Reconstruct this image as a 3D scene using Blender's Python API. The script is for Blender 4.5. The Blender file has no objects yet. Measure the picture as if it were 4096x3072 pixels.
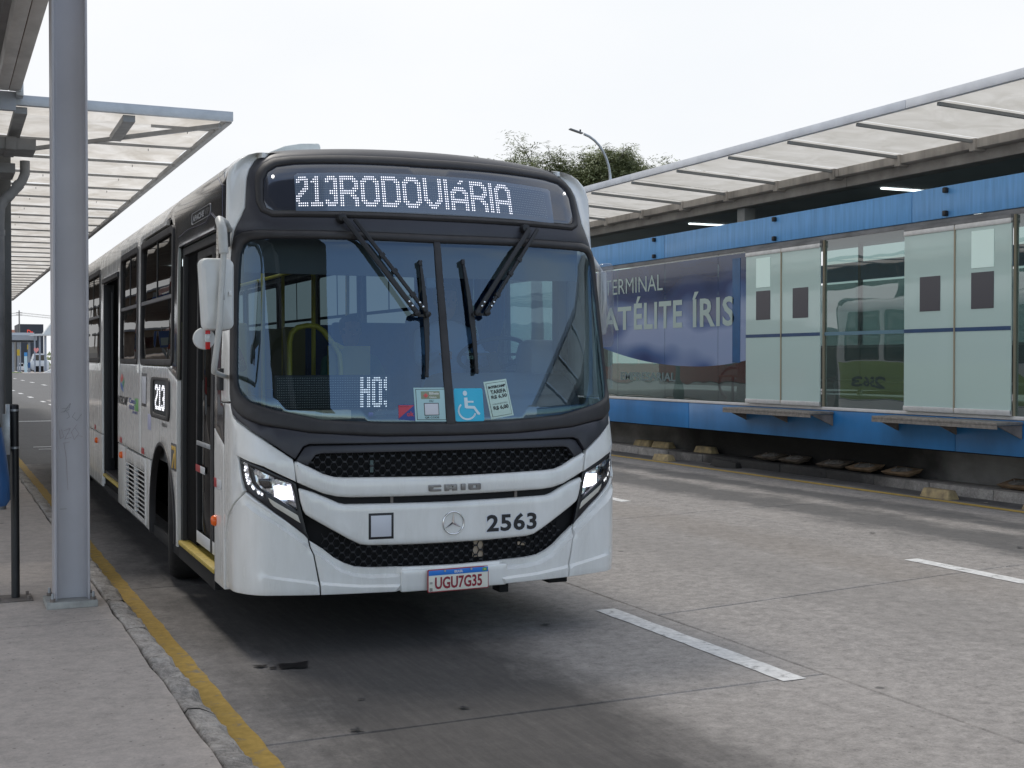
import bpy, bmesh, math, random
from mathutils import Vector, Matrix, noise as mnoise
from mathutils.geometry import delaunay_2d_cdt
random.seed(7)
R = math.radians
SC = bpy.context.scene
COL = SC.collection

# ------------------------------------------------------------------ camera
cam_data = bpy.data.cameras.new("camera")
cam_data.sensor_width = 36.0
cam_data.lens = 45.04
cam_data.clip_start = 0.05
cam_data.clip_end = 3000.0
cam = bpy.data.objects.new("camera", cam_data)
COL.objects.link(cam)
cam.location = (0.0, 0.0, 1.67)
cam.rotation_euler = (R(90 - 0.984), 0.0, R(-24.151))
SC.camera = cam

# ------------------------------------------------------------------ sky: bright thin cloud ahead, opening to blue behind the camera
SUN_EL, SUN_AZ = R(58), R(-12)          # azimuth measured from +Y towards +X
world = bpy.data.worlds.new("World")
SC.world = world
world.use_nodes = True
wn, wl = world.node_tree.nodes, world.node_tree.links
wn.clear()
w_out = wn.new("ShaderNodeOutputWorld")
w_bg = wn.new("ShaderNodeBackground")
w_bg.inputs[1].default_value = 0.15
w_sky = wn.new("ShaderNodeTexSky")
w_sky.sky_type = 'NISHITA'
w_sky.sun_disc = False
w_sky.sun_elevation = SUN_EL
w_sky.sun_rotation = SUN_AZ
w_sky.air_density = 1.0
w_sky.dust_density = 0.8
w_tc = wn.new("ShaderNodeTexCoord")
w_sep = wn.new("ShaderNodeSeparateXYZ")
w_noise = wn.new("ShaderNodeTexNoise")
w_noise.inputs["Scale"].default_value = 2.7
w_noise.inputs["Detail"].default_value = 6.0
w_noise.inputs["Roughness"].default_value = 0.55
w_map = wn.new("ShaderNodeMapping")
w_map.inputs["Scale"].default_value = (1, 1, 2.2)
w_dir = wn.new("ShaderNodeMath"); w_dir.operation = 'MULTIPLY_ADD'
w_dir.inputs[1].default_value = 0.36; w_dir.inputs[2].default_value = 0.14
w_add = wn.new("ShaderNodeMath"); w_add.operation = 'ADD'
w_ramp = wn.new("ShaderNodeMapRange")
w_ramp.interpolation_type = 'SMOOTHSTEP'
w_ramp.inputs["From Min"].default_value = 0.22
w_ramp.inputs["From Max"].default_value = 0.78
w_mix = wn.new("ShaderNodeMix"); w_mix.data_type = 'RGBA'
w_cloud = wn.new("ShaderNodeMix"); w_cloud.data_type = 'RGBA'
w_cloud.inputs[6].default_value = (3.7, 3.9, 4.15, 1)
w_cloud.inputs[7].default_value = (4.45, 4.42, 4.38, 1)
w_n2 = wn.new("ShaderNodeTexNoise"); w_n2.inputs["Scale"].default_value = 2.6; w_n2.inputs["Detail"].default_value = 5
wl.new(w_tc.outputs["Generated"], w_sep.inputs[0])
wl.new(w_tc.outputs["Generated"], w_map.inputs[0])
wl.new(w_map.outputs[0], w_noise.inputs["Vector"])
wl.new(w_map.outputs[0], w_n2.inputs["Vector"])
wl.new(w_sep.outputs["Y"], w_dir.inputs[0])
wl.new(w_dir.outputs[0], w_add.inputs[0])
wl.new(w_noise.outputs["Fac"], w_add.inputs[1])
wl.new(w_add.outputs[0], w_ramp.inputs["Value"])
wl.new(w_ramp.outputs[0], w_mix.inputs[0])
wl.new(w_n2.outputs["Fac"], w_cloud.inputs[0])
w_hsv = wn.new("ShaderNodeHueSaturation"); w_hsv.inputs["Saturation"].default_value = 0.85; w_hsv.inputs["Value"].default_value = 1.25
wl.new(w_sky.outputs[0], w_hsv.inputs["Color"]); wl.new(w_hsv.outputs[0], w_mix.inputs[6])
wl.new(w_cloud.outputs[2], w_mix.inputs[7])
wl.new(w_mix.outputs[2], w_bg.inputs[0])
wl.new(w_bg.outputs[0], w_out.inputs[0])

sun_data = bpy.data.lights.new("sun", 'SUN')
sun_data.energy = 1.0
sun_data.angle = R(11)
sun_data.color = (1.0, 0.95, 0.88)
sun = bpy.data.objects.new("sun", sun_data)
COL.objects.link(sun)
sd = Vector((math.sin(SUN_AZ) * math.cos(SUN_EL), math.cos(SUN_AZ) * math.cos(SUN_EL), math.sin(SUN_EL)))
sun.rotation_euler = sd.to_track_quat('Z', 'Y').to_euler()

SC.view_settings.view_transform = 'Standard'
SC.view_settings.look = 'None'
SC.view_settings.exposure = 0.65
SC.view_settings.gamma = 1.0
SC.view_settings.use_curve_mapping = False
SC.cycles.max_bounces = 10
SC.cycles.transparent_max_bounces = 24
SC.cycles.glossy_bounces = 5

# ------------------------------------------------------------------ materials
MATS = {}
def mat(name, col, rough=0.5, metal=0.0, var=0.0, vscale=4.0, bump=0.0, bscale=60.0, coat=0.0, emit=None, estr=0.0, stretch=None, spec=0.5, var2=None, trans=0.0):
    if name in MATS: return MATS[name]
    m = bpy.data.materials.new(name); m.use_nodes = True
    nt = m.node_tree; b = nt.nodes["Principled BSDF"]
    b.inputs["Base Color"].default_value = (*col, 1)
    b.inputs["Roughness"].default_value = rough
    b.inputs["Metallic"].default_value = metal
    b.inputs["Specular IOR Level"].default_value = spec
    b.inputs["Coat Weight"].default_value = coat
    b.inputs["Coat Roughness"].default_value = 0.06
    if trans:
        pass
    if emit:
        b.inputs["Emission Color"].default_value = (*emit, 1)
        b.inputs["Emission Strength"].default_value = estr
    if var or bump:
        geo = nt.nodes.new("ShaderNodeNewGeometry")
        mp = nt.nodes.new("ShaderNodeMapping")
        mp.inputs["Scale"].default_value = stretch or (1, 1, 1)
        nt.links.new(geo.outputs["Position"], mp.inputs[0])
    if var:
        n = nt.nodes.new("ShaderNodeTexNoise"); n.inputs["Scale"].default_value = vscale
        n.inputs["Detail"].default_value = 7; n.inputs["Roughness"].default_value = 0.62
        nt.links.new(mp.outputs[0], n.inputs["Vector"])
        mr = nt.nodes.new("ShaderNodeMapRange")
        mr.inputs["From Min"].default_value = 0.3; mr.inputs["From Max"].default_value = 0.7
        nt.links.new(n.outputs["Fac"], mr.inputs["Value"])
        mx = nt.nodes.new("ShaderNodeMix"); mx.data_type = 'RGBA'
        c2 = var2 or tuple(c * (1 - var) for c in col)
        mx.inputs[6].default_value = (*c2, 1)
        mx.inputs[7].default_value = (*[min(1, c * (1 + var * .5)) for c in col], 1)
        nt.links.new(mr.outputs[0], mx.inputs[0])
        nt.links.new(mx.outputs[2], b.inputs["Base Color"])
        mr2 = nt.nodes.new("ShaderNodeMapRange")
        mr2.inputs["To Min"].default_value = min(1, rough * 1.25); mr2.inputs["To Max"].default_value = rough * 0.8
        nt.links.new(n.outputs["Fac"], mr2.inputs["Value"])
        nt.links.new(mr2.outputs[0], b.inputs["Roughness"])
    if bump:
        n2 = nt.nodes.new("ShaderNodeTexNoise"); n2.inputs["Scale"].default_value = bscale
        n2.inputs["Detail"].default_value = 4
        nt.links.new(mp.outputs[0], n2.inputs["Vector"])
        bp = nt.nodes.new("ShaderNodeBump"); bp.inputs["Strength"].default_value = bump
        bp.inputs["Distance"].default_value = 0.01
        nt.links.new(n2.outputs["Fac"], bp.inputs["Height"])
        nt.links.new(bp.outputs[0], b.inputs["Normal"])
    MATS[name] = m
    return m

def glass(name, tint, ior=1.5, rough=0.0, gcol=(1, 1, 1), diffuse=None, dfac=0.0, translucent=False, bump=0.0):
    """thin pane: what lies behind shows through the tint, the front mirrors by Fresnel"""
    m = bpy.data.materials.new(name); m.use_nodes = True
    nt = m.node_tree; nt.nodes.clear()
    out = nt.nodes.new("ShaderNodeOutputMaterial")
    tr = nt.nodes.new("ShaderNodeBsdfTransparent"); tr.inputs[0].default_value = (*tint, 1)
    gl = nt.nodes.new("ShaderNodeBsdfGlossy"); gl.inputs["Roughness"].default_value = rough
    gl.inputs["Color"].default_value = (*gcol, 1)
    fr = nt.nodes.new("ShaderNodeFresnel"); fr.inputs["IOR"].default_value = ior
    geo = nt.nodes.new("ShaderNodeNewGeometry")
    mf = nt.nodes.new("ShaderNodeMath"); mf.operation = 'MULTIPLY'
    inv = nt.nodes.new("ShaderNodeMath"); inv.operation = 'SUBTRACT'; inv.inputs[0].default_value = 1
    nt.links.new(geo.outputs["Backfacing"], inv.inputs[1])
    nt.links.new(fr.outputs[0], mf.inputs[0]); nt.links.new(inv.outputs[0], mf.inputs[1])
    mx = nt.nodes.new("ShaderNodeMixShader")
    nt.links.new(mf.outputs[0], mx.inputs[0])
    base = tr
    if dfac:
        df = nt.nodes.new("ShaderNodeBsdfDiffuse"); df.inputs[0].default_value = (*diffuse, 1)
        src = df
        if translucent:
            tl = nt.nodes.new("ShaderNodeBsdfTranslucent"); tl.inputs[0].default_value = (*diffuse, 1)
            ad = nt.nodes.new("ShaderNodeMixShader"); ad.inputs[0].default_value = 0.5
            nt.links.new(df.outputs[0], ad.inputs[1]); nt.links.new(tl.outputs[0], ad.inputs[2]); src = ad
        m2 = nt.nodes.new("ShaderNodeMixShader"); m2.inputs[0].default_value = dfac
        nt.links.new(tr.outputs[0], m2.inputs[1]); nt.links.new(src.outputs[0], m2.inputs[2]); base = m2
    if bump:
        n = nt.nodes.new("ShaderNodeTexNoise"); n.inputs["Scale"].default_value = 1.7; n.inputs["Detail"].default_value = 1
        nt.links.new(geo.outputs["Position"], n.inputs["Vector"])
        bp = nt.nodes.new("ShaderNodeBump"); bp.inputs["Strength"].default_value = bump; bp.inputs["Distance"].default_value = 0.05
        nt.links.new(n.outputs["Fac"], bp.inputs["Height"]); nt.links.new(bp.outputs[0], gl.inputs["Normal"])
    nt.links.new(base.outputs[0], mx.inputs[1]); nt.links.new(gl.outputs[0], mx.inputs[2])
    nt.links.new(mx.outputs[0], out.inputs[0])
    MATS[name] = m
    return m

# ------------------------------------------------------------------ object helpers
def link(name, me, m=None, parent=None):
    o = bpy.data.objects.new(name, me); COL.objects.link(o)
    if m is not None and me is not None:
        me.materials.clear(); me.materials.append(m)
    if parent is not None: o.parent = parent
    return o
def tag(o, label, cat, group=None):
    o["label"] = label; o["category"] = cat
    if group: o["group"] = group
    return o
def thing(name, label, cat, loc=(0, 0, 0), rot=(0, 0, 0), group=None):
    o = bpy.data.objects.new(name, None); COL.objects.link(o)
    o.location = loc; o.rotation_euler = rot; o.empty_display_size = .2
    return tag(o, label, cat, group)
def structure(o): o["kind"] = "structure"; return o
def stuff(o): o["kind"] = "stuff"; return o
def copy_tree(o, parent=None):
    c = o.copy(); COL.objects.link(c)
    if parent is not None: c.parent = parent
    for ch in list(o.children): copy_tree(ch, c)
    return c
class MB:
    """collects shapes, then links them as one mesh object"""
    def __init__(s): s.v = []; s.f = []
    def add(s, vs, fs):
        k = len(s.v); s.v += [tuple(v) for v in vs]; s.f += [tuple(i + k for i in f) for f in fs]; return s
    def box(s, a, b, mtx=None):
        x0, y0, z0 = a; x1, y1, z1 = b
        vs = [(x0, y0, z0), (x1, y0, z0), (x1, y1, z0), (x0, y1, z0), (x0, y0, z1), (x1, y0, z1), (x1, y1, z1), (x0, y1, z1)]
        if mtx is not None: vs = [mtx @ Vector(v) for v in vs]
        return s.add(vs, [(0, 3, 2, 1), (4, 5, 6, 7), (0, 1, 5, 4), (1, 2, 6, 5), (2, 3, 7, 6), (3, 0, 4, 7)])
    def tube(s, pts, r, n=10, caps=True):
        pts = [Vector(p) for p in pts]; rings = []
        rr = r if isinstance(r, (list, tuple)) else [r] * len(pts)
        t0 = (pts[1] - pts[0]).normalized()
        up = Vector((0, 0, 1)) if abs(t0.z) < .9 else Vector((1, 0, 0))
        u = t0.cross(up).normalized()
        base = len(s.v)
        for i, p in enumerate(pts):
            t = (pts[min(i + 1, len(pts) - 1)] - pts[max(i - 1, 0)]).normalized()
            u = (u - t * u.dot(t)).normalized(); w = t.cross(u)
            for k in range(n):
                a = 2 * math.pi * k / n
                s.v.append(tuple(p + (u * math.cos(a) + w * math.sin(a)) * rr[i]))
        for i in range(len(pts) - 1):
            for k in range(n):
                a = base + i * n + k; b = base + i * n + (k + 1) % n
                s.f.append((a, b, b + n, a + n))
        if caps:
            s.f.append(tuple(base + k for k in reversed(range(n))))
            s.f.append(tuple(base + (len(pts) - 1) * n + k for k in range(n)))
        return s
    def bar(s, a, b, w, h, up=(0, 0, 1)):
        a, b = Vector(a), Vector(b); t = (b - a).normalized(); up = Vector(up)
        u = t.cross(up).normalized() * w / 2; v = u.cross(t).normalized() * h / 2
        vs = [a - u - v, a + u - v, a + u + v, a - u + v, b - u - v, b + u - v, b + u + v, b - u + v]
        return s.add(vs, [(0, 1, 2, 3), (7, 6, 5, 4), (0, 4, 5, 1), (1, 5, 6, 2), (2, 6, 7, 3), (3, 7, 4, 0)])
    def prism(s, poly, ext, axis):
        """poly in a plane, extruded by the vector ext; axis maps (u, v) -> 3-D"""
        a = [Vector(axis(*p)) for p in poly]; b = [p + Vector(ext) for p in a]; n = len(a)
        return s.add(a + b, [tuple(range(n)), tuple(reversed(range(n, 2 * n)))] + [(i, i + n, (i + 1) % n + n, (i + 1) % n) for i in range(n)])
    def lathe(s, prof, axis_o, axis_d, n=32):
        """prof: (radius, along)"""
        d = Vector(axis_d).normalized(); up = Vector((0, 0, 1)) if abs(d.z) < .9 else Vector((1, 0, 0))
        u = d.cross(up).normalized(); w = d.cross(u); o = Vector(axis_o); base = len(s.v)
        for r, h in prof:
            for k in range(n):
                a = 2 * math.pi * k / n
                s.v.append(tuple(o + d * h + (u * math.cos(a) + w * math.sin(a)) * r))
        for i in range(len(prof) - 1):
            for k in range(n):
                a = base + i * n + k; b = base + i * n + (k + 1) % n
                s.f.append((a, b, b + n, a + n))
        return s
    def mesh(s, smooth=None, bevel=0.0, segs=2):
        me = bpy.data.meshes.new("m"); me.from_pydata(s.v, [], s.f)
        bm = bmesh.new(); bm.from_mesh(me)
        bmesh.ops.recalc_face_normals(bm, faces=bm.faces)
        if bevel:
            es = [e for e in bm.edges if len(e.link_faces) == 2 and e.calc_face_angle(0) > .5]
            bmesh.ops.bevel(bm, geom=es, offset=bevel, segments=segs, affect='EDGES', profile=.5, clamp_overlap=True)
        bm.to_mesh(me); bm.free()
        if smooth is not None:
            me.shade_smooth(); me.set_sharp_from_angle(angle=R(smooth))
        return me
    def build(s, name, m, parent=None, smooth=None, bevel=0.0, segs=2):
        return link(name, s.mesh(smooth, bevel, segs), m, parent)
def box(name, a, b, m, parent=None, bevel=0.0): return MB().box(a, b).build(name, m, parent, 40 if bevel else None, bevel)

def inpoly(x, y, poly):
    c = False; j = len(poly) - 1
    for i in range(len(poly)):
        xi, yi = poly[i]; xj, yj = poly[j]
        if (yi > y) != (yj > y) and x < (xj - xi) * (y - yi) / (yj - yi) + xi: c = not c
        j = i
    return c
def area(p): return sum(p[i - 1][0] * p[i][1] - p[i][0] * p[i - 1][1] for i in range(len(p))) / 2
def dens(poly, d):
    out = []
    for i in range(len(poly)):
        a = poly[i]; b = poly[(i + 1) % len(poly)]
        n = max(1, int(math.ceil(math.hypot(b[0] - a[0], b[1] - a[1]) / d)))
        out += [(a[0] + (b[0] - a[0]) * k / n, a[1] + (b[1] - a[1]) * k / n) for k in range(n)]
    return out
def chaikin(poly, it=1, cut=.25):
    for _ in range(it):
        q = []
        for i in range(len(poly)):
            a = poly[i]; b = poly[(i + 1) % len(poly)]
            q += [(a[0] * (1 - cut) + b[0] * cut, a[1] * (1 - cut) + b[1] * cut), (a[0] * cut + b[0] * (1 - cut), a[1] * cut + b[1] * (1 - cut))]
        poly = q
    return poly
def inset(poly, d):
    """poly CCW, moved inwards by d"""
    n = len(poly); out = []
    for i in range(n):
        a = Vector(poly[i - 1]); b = Vector(poly[i]); c = Vector(poly[(i + 1) % n])
        e1 = (b - a); e2 = (c - b)
        if e1.length < 1e-9 or e2.length < 1e-9: out.append(tuple(b)); continue
        n1 = Vector((-e1.y, e1.x)).normalized(); n2 = Vector((-e2.y, e2.x)).normalized()
        m = n1 + n2
        if m.length < 1e-6: out.append(tuple(b)); continue
        m.normalize(); k = max(.5, m.dot(n1))
        out.append(tuple(b + m * d / k))
    return out
def mirror(poly): return [(-x, y) for x, y in reversed(poly)]
def rrect(x0, y0, x1, y1, r, n=4):
    out = []
    for cx, cy, a0 in ((x1 - r, y1 - r, 0), (x0 + r, y1 - r, 90), (x0 + r, y0 + r, 180), (x1 - r, y0 + r, 270)):
        for k in range(n + 1):
            a = R(a0 + 90 * k / n); out.append((cx + r * math.cos(a), cy + r * math.sin(a)))
    return out
def patch(name, poly, fn, m, parent=None, off=0.0, thick=.02, rnd=.004, grid=.06, holes=(), smooth=35, offn=None, feats=()):
    """a shaped panel lying on the surface fn(u, v, off), with rounded edges and thickness"""
    if area(poly) < 0: poly = list(reversed(poly))
    poly = dens(poly, grid); hs = []
    for h in holes:
        if area(h) < 0: h = list(reversed(h))
        hs.append(dens(h, grid))
    O = (lambda u, v: off + offn(u, v)) if offn else (lambda u, v: off)
    vs, fs = [], []
    def ring(pl, sgn):
        rings = [(pl, -thick), (pl, -rnd), (inset(pl, sgn * rnd * .3), -rnd * .3), (inset(pl, sgn * rnd), 0.0)]
        if rnd > .02: rings = [(pl, -thick), (pl, -rnd), (inset(pl, sgn * rnd * .15), -rnd * .55), (inset(pl, sgn * rnd * .5), -rnd * .14), (inset(pl, sgn * rnd), 0.0)]
        idx = []
        for q, dz in rings:
            k = len(vs); vs.extend(fn(u, v, O(u, v) + dz) for u, v in q); idx.append(k)
        n = len(pl)
        for a, b in zip(idx, idx[1:]):
            for i in range(n):
                j = (i + 1) % n
                f = (a + i, a + j, b + j, b + i)
                fs.append(f if sgn > 0 else tuple(reversed(f)))
        return rings[-1][0]
    inner = ring(poly, 1); ih = [ring(h, -1) for h in hs]
    pts, edges = [], []
    for q in [inner] + ih:
        k = len(pts); pts += [Vector(p) for p in q]; edges += [(k + i, k + (i + 1) % len(q)) for i in range(len(q))]
    xs = [p[0] for p in inner]; ys = [p[1] for p in inner]
    nx = int((max(xs) - min(xs)) / grid); ny = int((max(ys) - min(ys)) / grid)
    shr = inset(inner, grid * .3); hsr = [inset(q, -grid * .3) for q in ih]
    for i in range(1, nx + 1):
        for j in range(1, ny + 1):
            x = min(xs) + (i - .5 + .02 * (j % 2)) * (max(xs) - min(xs)) / nx; y = min(ys) + (j - .5) * (max(ys) - min(ys)) / ny
            if inpoly(x, y, shr) and not any(inpoly(x, y, h) for h in hsr) and not any(abs(y - f(x)) < grid * .45 for f in feats): pts.append(Vector((x, y)))
    for f in feats:            # crease lines get vertices of their own so that they stay crisp
        prev = None; nn = int((max(xs) - min(xs)) / (grid * .8))
        for i in range(nn + 1):
            x = min(xs) + (max(xs) - min(xs)) * i / nn; y = f(x)
            if inpoly(x, y, shr):
                pts.append(Vector((x, y)))
                if prev is not None: edges.append((prev, len(pts) - 1))
                prev = len(pts) - 1
            else: prev = None
    V2, E2, F2, *_ = delaunay_2d_cdt(pts, edges, [], 0, 1e-6)
    k = len(vs); vs += [fn(p.x, p.y, O(p.x, p.y)) for p in V2]
    for f in F2:
        cx = sum(V2[i].x for i in f) / 3; cy = sum(V2[i].y for i in f) / 3
        if inpoly(cx, cy, inner) and not any(inpoly(cx, cy, h) for h in ih): fs.append(tuple(i + k for i in f))
    me = bpy.data.meshes.new(name); me.from_pydata(vs, [], fs)
    bm = bmesh.new(); bm.from_mesh(me); bmesh.ops.remove_doubles(bm, verts=bm.verts, dist=2e-5)
    bm.to_mesh(me); bm.free()
    me.shade_smooth(); me.set_sharp_from_angle(angle=R(smooth))
    return link(name, me, m, parent)
def text_mesh(txt, bold=0.0, space=1.0):
    c = bpy.data.curves.new("t", 'FONT'); c.body = txt; c.offset = bold; c.resolution_u = 3; c.space_character = space
    o = bpy.data.objects.new("t", c); COL.objects.link(o)
    dg = bpy.context.evaluated_depsgraph_get(); me = o.evaluated_get(dg).to_mesh()
    vs = [(v.co.x, v.co.y) for v in me.vertices]; fs = [tuple(p.vertices) for p in me.polygons]
    o.evaluated_get(dg).to_mesh_clear()
    COL.objects.unlink(o); bpy.data.objects.remove(o); bpy.data.curves.remove(c)
    return vs, fs
def text(name, txt, x0, y0, x1, y1, fn, m, parent=None, off=.003, bold=0.0, skew=0.0, space=1.0, cap=True):
    """lettering fitted into the rectangle (x0, y0)-(x1, y1) of the surface fn"""
    vs, fs = text_mesh(txt, bold, space)
    ax = min(v[0] for v in vs); bx = max(v[0] for v in vs); ay = min(v[1] for v in vs); by = max(v[1] for v in vs)
    out = []
    for x, y in vs:
        a = (x - ax) / (bx - ax); b = (y - ay) / (by - ay)
        out.append(fn(x0 + (x1 - x0) * a + skew * b, y0 + (y1 - y0) * b, off))
    if x1 < x0: fs = [tuple(reversed(f)) for f in fs]
    me = bpy.data.meshes.new(name); me.from_pydata(out, [], fs)
    return link(name, me, m, parent)
# ------------------------------------------------------------------ basic materials
M = {}
M['steel'] = mat('galvanised_paint', (.30, .32, .36), .45, 0, .12, 3, .05, 300)
M['steel_d'] = mat('weathered_steel', (.20, .20, .205), .6, 0, .35, 2.5, .1, 80)
M['galv'] = mat('galvanised', (.42, .44, .46), .4, .6, .25, 14)
M['void2'] = mat('dim_cavity', (.02, .02, .02), .9)
M['rust'] = mat('rusty_steel', (.2, .17, .15), .7, 0, .5, 6, .2, 90)
M['black'] = mat('black_plastic', (.012, .012, .014), .5)
M['blackg'] = mat('black_gloss', (.008, .008, .010), .12, coat=.4)
M['rubber'] = mat('rubber', (.028, .026, .028), .55, 0, .25, 8)
M['mask'] = mat('dark_grey_mask', (.033, .033, .042), .42, 0, .12, 3, .04, 500)
M['void'] = mat('unlit_cavity', (.006, .006, .007), .9)
M['wpaint'] = mat('white_bus_paint', (.80, .795, .775), .26, 0, .05, 4.0, 0, coat=.6, stretch=(2, 2, .45), var2=(.70, .69, .66))
M['white'] = mat('white_plain', (.78, .78, .77), .5)
M['yellow'] = mat('yellow_step', (.50, .37, .07), .5, 0, .3, 20)
M['chrome'] = mat('chrome', (.75, .75, .76), .12, 1.0)
M['badge'] = mat('badge_metal', (.22, .21, .205), .35, .5)
M['ink'] = mat('black_ink', (.012, .012, .015), .5)
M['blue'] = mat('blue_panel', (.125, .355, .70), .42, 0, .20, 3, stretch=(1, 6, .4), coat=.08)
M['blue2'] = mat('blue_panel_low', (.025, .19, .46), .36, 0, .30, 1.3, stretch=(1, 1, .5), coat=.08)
M['led'] = mat('led_on', (.9, .9, .95), .5, emit=(.93, .93, 1.0), estr=.85)
M['ledoff'] = mat('led_off', (.6, .64, .62), .6)
M['lamp'] = mat('lamp_tube', (.9, .9, .9), .5, emit=(.9, 1, 1), estr=1.6)
M['leaf'] = mat('leaf_green', (.27, .29, .14), .6, 0, .4, .8, var2=(.14, .165, .08))
M['bark'] = mat('bark', (.13, .11, .09), .9, 0, .4, 6)

def concrete(name, col, dark, streak=(1, 1, 1), lanes=(), speck=.5, bump=.25, rough=.85, gritk=.62):
    """worn concrete: mottling, fine aggregate, lanes darkened by oil and painted shade (centre x, half width, strength, colour)"""
    m = bpy.data.materials.new(name); m.use_nodes = True
    nt = m.node_tree; N = nt.nodes.new; Lk = nt.links.new; b = nt.nodes["Principled BSDF"]
    b.inputs["Roughness"].default_value = rough
    geo = N("ShaderNodeNewGeometry"); mp = N("ShaderNodeMapping"); mp.inputs["Scale"].default_value = streak
    Lk(geo.outputs["Position"], mp.inputs[0])
    def noi(scale, det, src, rgh=.6):
        n = N("ShaderNodeTexNoise"); n.inputs["Scale"].default_value = scale; n.inputs["Detail"].default_value = det
        n.inputs["Roughness"].default_value = rgh; Lk(src, n.inputs["Vector"]); return n.outputs["Fac"]
    def rng(v, a, b_, c=0., d=1.):
        r = N("ShaderNodeMapRange"); r.inputs["From Min"].default_value = a; r.inputs["From Max"].default_value = b_
        r.inputs["To Min"].default_value = c; r.inputs["To Max"].default_value = d; Lk(v, r.inputs["Value"]); return r.outputs[0]
    def mixc(f, a, b_, mode='MIX'):
        x = N("ShaderNodeMix"); x.data_type = 'RGBA'; x.blend_type = mode
        if isinstance(f, float): x.inputs[0].default_value = f
        else: Lk(f, x.inputs[0])
        for s, v in ((6, a), (7, b_)):
            if isinstance(v, tuple): x.inputs[s].default_value = (*v, 1)
            else: Lk(v, x.inputs[s])
        return x.outputs[2]
    big = noi(.55, 5, mp.outputs[0]); mid = noi(5, 8, mp.outputs[0], .7); fine = noi(70, 6, geo.outputs["Position"], .8)
    c = mixc(rng(big, .3, .7), dark, col)
    c = mixc(rng(mid, .35, .72, 0., .55), c, tuple(x * .62 for x in col))
    c = mixc(rng(fine, .3, .7, 0., speck), c, tuple(min(1, x * 1.5) for x in col))
    grit = noi(11, 9, geo.outputs["Position"], .88)
    c = mixc(rng(grit, .50, .62, 0., gritk), c, tuple(x * .42 for x in col))
    c = mixc(rng(grit, .49, .38, 0., gritk * .75), c, tuple(min(1, x * 1.6) for x in col))
    vor = N("ShaderNodeTexVoronoi"); vor.inputs["Scale"].default_value = 1.9; Lk(geo.outputs["Position"], vor.inputs["Vector"])
    spot = rng(vor.outputs["Distance"], .035, .06, .65, 0.)
    c = mixc(spot, c, (.03, .03, .03))
    v3 = N("ShaderNodeTexVoronoi"); v3.inputs["Scale"].default_value = 14; Lk(geo.outputs["Position"], v3.inputs["Vector"])
    c = mixc(rng(v3.outputs["Distance"], .07, .11, .5, 0.), c, (.06, .055, .05))
    sep = N("ShaderNodeSeparateXYZ"); Lk(geo.outputs["Position"], sep.inputs[0])
    smp = N("ShaderNodeMapping"); smp.inputs["Scale"].default_value = (1.5, .7, 1); Lk(geo.outputs["Position"], smp.inputs[0])
    ln = noi(1.7, 8, smp.outputs[0], .68)
    gr = N("ShaderNodeMapping"); gr.inputs["Scale"].default_value = (9, .8, 1); Lk(geo.outputs["Position"], gr.inputs[0])
    lg = noi(3, 5, gr.outputs[0], .7)
    rmod = None
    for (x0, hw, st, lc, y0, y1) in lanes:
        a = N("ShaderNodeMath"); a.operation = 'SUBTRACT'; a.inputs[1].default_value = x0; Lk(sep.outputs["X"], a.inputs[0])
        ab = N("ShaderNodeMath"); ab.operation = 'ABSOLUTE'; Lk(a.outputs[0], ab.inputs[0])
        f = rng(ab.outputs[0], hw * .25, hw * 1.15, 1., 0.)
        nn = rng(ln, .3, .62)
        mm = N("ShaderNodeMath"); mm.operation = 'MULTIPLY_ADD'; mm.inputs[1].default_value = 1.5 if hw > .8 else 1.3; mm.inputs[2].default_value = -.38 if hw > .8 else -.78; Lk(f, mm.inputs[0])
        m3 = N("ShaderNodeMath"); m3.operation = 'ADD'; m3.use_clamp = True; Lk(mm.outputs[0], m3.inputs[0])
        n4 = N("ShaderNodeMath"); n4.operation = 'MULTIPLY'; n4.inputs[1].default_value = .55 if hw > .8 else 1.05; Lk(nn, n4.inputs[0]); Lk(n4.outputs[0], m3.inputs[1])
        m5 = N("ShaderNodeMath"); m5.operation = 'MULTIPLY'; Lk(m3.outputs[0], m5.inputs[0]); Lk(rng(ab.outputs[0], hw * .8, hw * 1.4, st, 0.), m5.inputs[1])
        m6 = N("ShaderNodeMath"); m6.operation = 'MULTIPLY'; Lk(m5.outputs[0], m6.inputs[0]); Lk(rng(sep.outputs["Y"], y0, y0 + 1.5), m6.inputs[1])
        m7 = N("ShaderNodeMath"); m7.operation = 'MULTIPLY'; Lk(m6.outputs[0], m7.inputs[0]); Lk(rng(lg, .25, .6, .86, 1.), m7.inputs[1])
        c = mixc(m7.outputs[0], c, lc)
    Lk(c, b.inputs["Base Color"])
    bp = N("ShaderNodeBump"); bp.inputs["Strength"].default_value = bump; bp.inputs["Distance"].default_value = .004
    ad = N("ShaderNodeMath"); ad.operation = 'ADD'; Lk(fine, ad.inputs[0]); Lk(mid, ad.inputs[1]); Lk(ad.outputs[0], bp.inputs["Height"])
    Lk(bp.outputs[0], b.inputs["Normal"])
    return m
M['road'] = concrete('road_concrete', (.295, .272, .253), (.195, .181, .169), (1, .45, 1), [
    (2.25, 1.05, .92, (.040, .037, .036), -30, 60), (9.66, .34, .86, (.058, .058, .06), 6, 60), (8.75, .60, .80, (.065, .064, .064), 6, 60), (6.9, .5, .28, (.16, .13, .10), 6, 60),  # first lane: oil stain deepened with painted shade before the bus
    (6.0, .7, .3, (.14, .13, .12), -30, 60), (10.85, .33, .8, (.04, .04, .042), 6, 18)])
M['asphalt'] = concrete('worn_asphalt', (.12, .117, .115), (.09, .088, .086), (1, .2, 1), [(2.6, 1.0, .4, (.05, .05, .05), 0, 60)], .3)
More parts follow.
